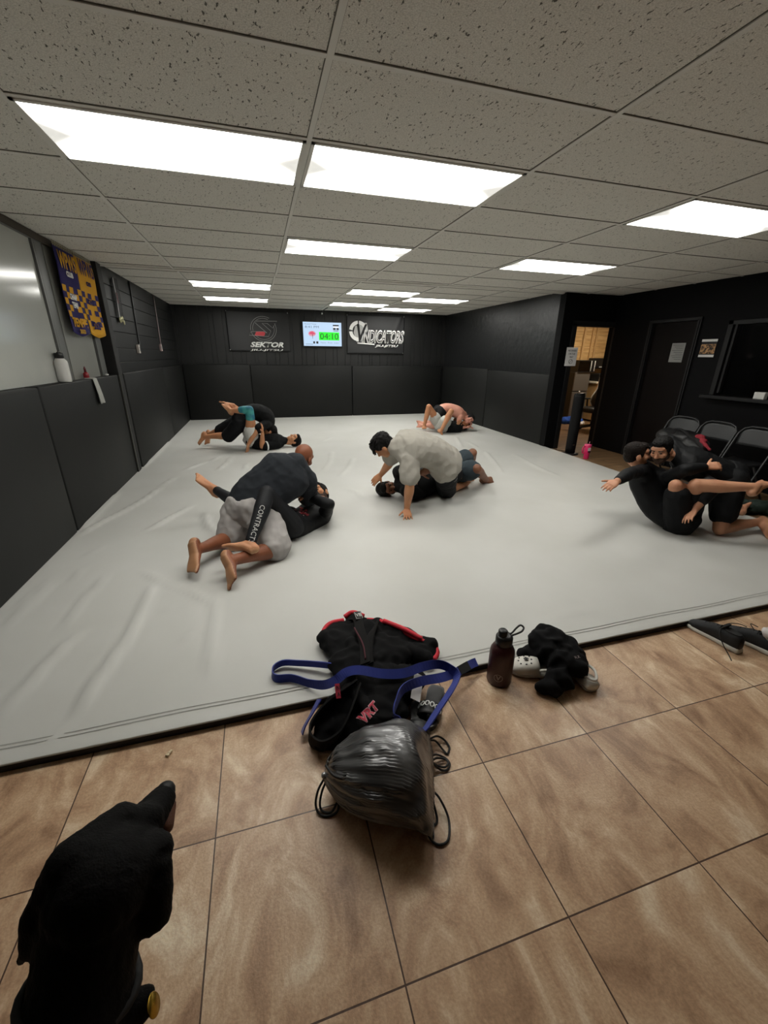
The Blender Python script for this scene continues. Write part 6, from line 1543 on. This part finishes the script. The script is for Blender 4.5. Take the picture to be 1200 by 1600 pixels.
def a2_extra(B, o):
    j = B.J; out = []
    leg = [c for c in o.children if c.name.startswith('leggings')][0]
    k, a = j['knR'], j['anR']; up = V((0.1, -0.9, 0.45)); d = (a - k).normalized(); side = (up - d * up.dot(d)).normalized()
    me = text_mesh('CONTRACTS', 0.05, 0.0, 0, space=1.05)
    # reads down the shin
    y = d.cross(side) * -1
    out.append(decal(me, leg, lerp(k, a, 0.66) , d, -y if d.cross(-y).dot(side) > 0 else y, M('grey_print_leg', '#b9b9b6', 0.7), o, 'leg_print', 0.003))
    sh = [c for c in o.children if c.name.startswith('long_sleeve')][0]
    n = V((-0.1, -0.85, 0.5)).normalized(); x = V((0.75, 0.5, 0.4)); x = (x - n * x.dot(n)).normalized(); y = n.cross(x)
    rnd = random.Random(3)
    def splat(n_, r0, w_, h_):
        bm = bmesh.new()
        for _ in range(n_):
            cx, cy = rnd.uniform(-w_, w_), rnd.uniform(-h_, h_); r = rnd.uniform(.4, 1) * r0; a0 = rnd.uniform(0, 6)
            bm.faces.new([bm.verts.new((cx + r * rnd.uniform(.5, 1.3) * math.cos(a0 + q * PI / 4), cy + r * rnd.uniform(.5, 1.3) * math.sin(a0 + q * PI / 4), 0)) for q in range(8)])
        m_ = bpy.data.meshes.new('print'); bm.to_mesh(m_); bm.free(); return m_
    c = lerp(j['pel'], j['neck'], 0.38) + n * 0.06
    out.append(decal(splat(16, .016, .05, .06), sh, c, x, y, M('dark_red_print', '#8e2a32', 0.7), o, 'chest_print', 0.004))
    out.append(decal(splat(9, .011, .04, .055), sh, c - y * .03, x, y, M('grey_pink_print', '#b08c90', 0.7), o, 'chest_print', 0.005))
    out.append(decal(splat(3, .016, .02, .02), sh, c + x * .03 + y * .03, x, y, M('bright_red_print', '#e04038', 0.7), o, 'chest_print', 0.006))
    return out
def b2_extra(B, o):
    j = B.J; out = []
    mb = MB(); B.limb(mb, j['hipR'], j['knR'], B.TH, 0.006, 0.68, 1.0); B.limb(mb, j['knR'], j['anR'], B.SH, 0.006, 0.0, 0.45)
    out.append(blob(mb, 'knee_sleeve', c_teal, o, 0.008, 3))
    d = (j['elR'] - j['shR']).normalized()
    mb = MB(); p = lerp(j['shR'], j['elR'], 0.72); mb.tube([p - d * .012, p + d * .012], .079, 20); out.append(mb.build('sleeve_stripe', m_lettering, o, True))
    return out
def c1_extra(B, o):
    j = B.J; sh = [c for c in o.children if c.name.startswith('shorts')][0]; out = []
    p = lerp(j['hipL'], j['knL'], 0.45)
    for k in range(2):
        bm = bmesh.new(); bm.faces.new([bm.verts.new(q) for q in ((-.035, -.008, 0), (.025, -.008, 0), (.035, .008, 0), (-.025, .008, 0))]); me = bpy.data.meshes.new('x'); bm.to_mesh(me); bm.free()
        out.append(decal(me, sh, p + V((0.02, 0, 0.03 - k * .03)), (0.8, 0.2, 0.5), (-0.4, 0.15, 0.9), m_lettering, o, 'shorts_mark', 0.003))
    return out

SLIM, LOOSE = 0.006, 0.016
person('A1', 'bald man in charcoal t-shirt and light grey shorts kneeling over a partner, soles to camera', 'brown', 0.0055, (c_char, 0.015, 0.9, 0.010), (c_lgrey, 0.024, 0.86, 0.035, 0.022), None)
person('A2', 'man in black long sleeves and printed leggings pinned underneath the bald man', 'tan', 0.0055, (c_blk, SLIM, 1.93, 0.003), (c_spat, SLIM, 1.93, 0, 0.002), 'short', m_stub, a2_extra)
person('B1', 'man in black shirt and shorts stacking his partner at the far left of the mat', 'tan', 0.0065, (c_btee, 0.014, 0.8, 0.006), (c_bsh, 0.02, 0.93, 0.03, 0.008), 'short')
person('B2', 'man in black t-shirt and teal knee sleeve lying on his back at the far left', 'tan', 0.0065, (c_btee, 0.012, 0.8, 0.005), (c_white, 0.014, 0.22, 0.03, 0.008), 'short', None, b2_extra)
person('C1', 'black-haired man in grey t-shirt leaning on one hand over a partner at mat centre', 'tan', 0.0055, (c_tee, 0.032, 0.60, 0.013), (c_bsh, 0.014, 0.95, 0.03, 0.008), 'messy', None, c1_extra, 0.06)
person('C2', 'man in black t-shirt and slate shorts lying underneath the man in grey t-shirt', 'dark', 0.0055, (c_btee, 0.012, 0.8, 0.006), (c_slate, 0.022, 0.74, 0.03, 0.014), 'short', m_stub)
person('D1', 'shirtless man in black shorts lying on a partner at the far right corner', 'pink', 0.0065, None, (c_bsh, 0.016, 0.6, 0.02, 0.006), 'short')
person('D2', 'man in pale shorts with knees up underneath the shirtless man', 'tan', 0.0065, (c_btee, 0.01, 0.8, 0.005), (c_pale, 0.016, 0.34, 0.05, 0.012), 'short')
person('E1', 'bearded man in black long sleeves and shorts kneeling at the right, hugging a partner', 'fair', 0.0055, (c_blk, 0.009, 1.55, 0.010), (c_bsh, 0.02, 0.62, 0.02, 0.012), 'short', M('short_beard', '#4d382c', 0.85, var=('#3a2a20', 60)))
person('E2', 'man in black long sleeves sitting on the mat, one arm stretched to the left', 'fair', 0.0055, (c_blk, 0.008, 1.85, 0.004), (c_bsh, 0.018, 0.72, 0.02, 0.007), 'brown')
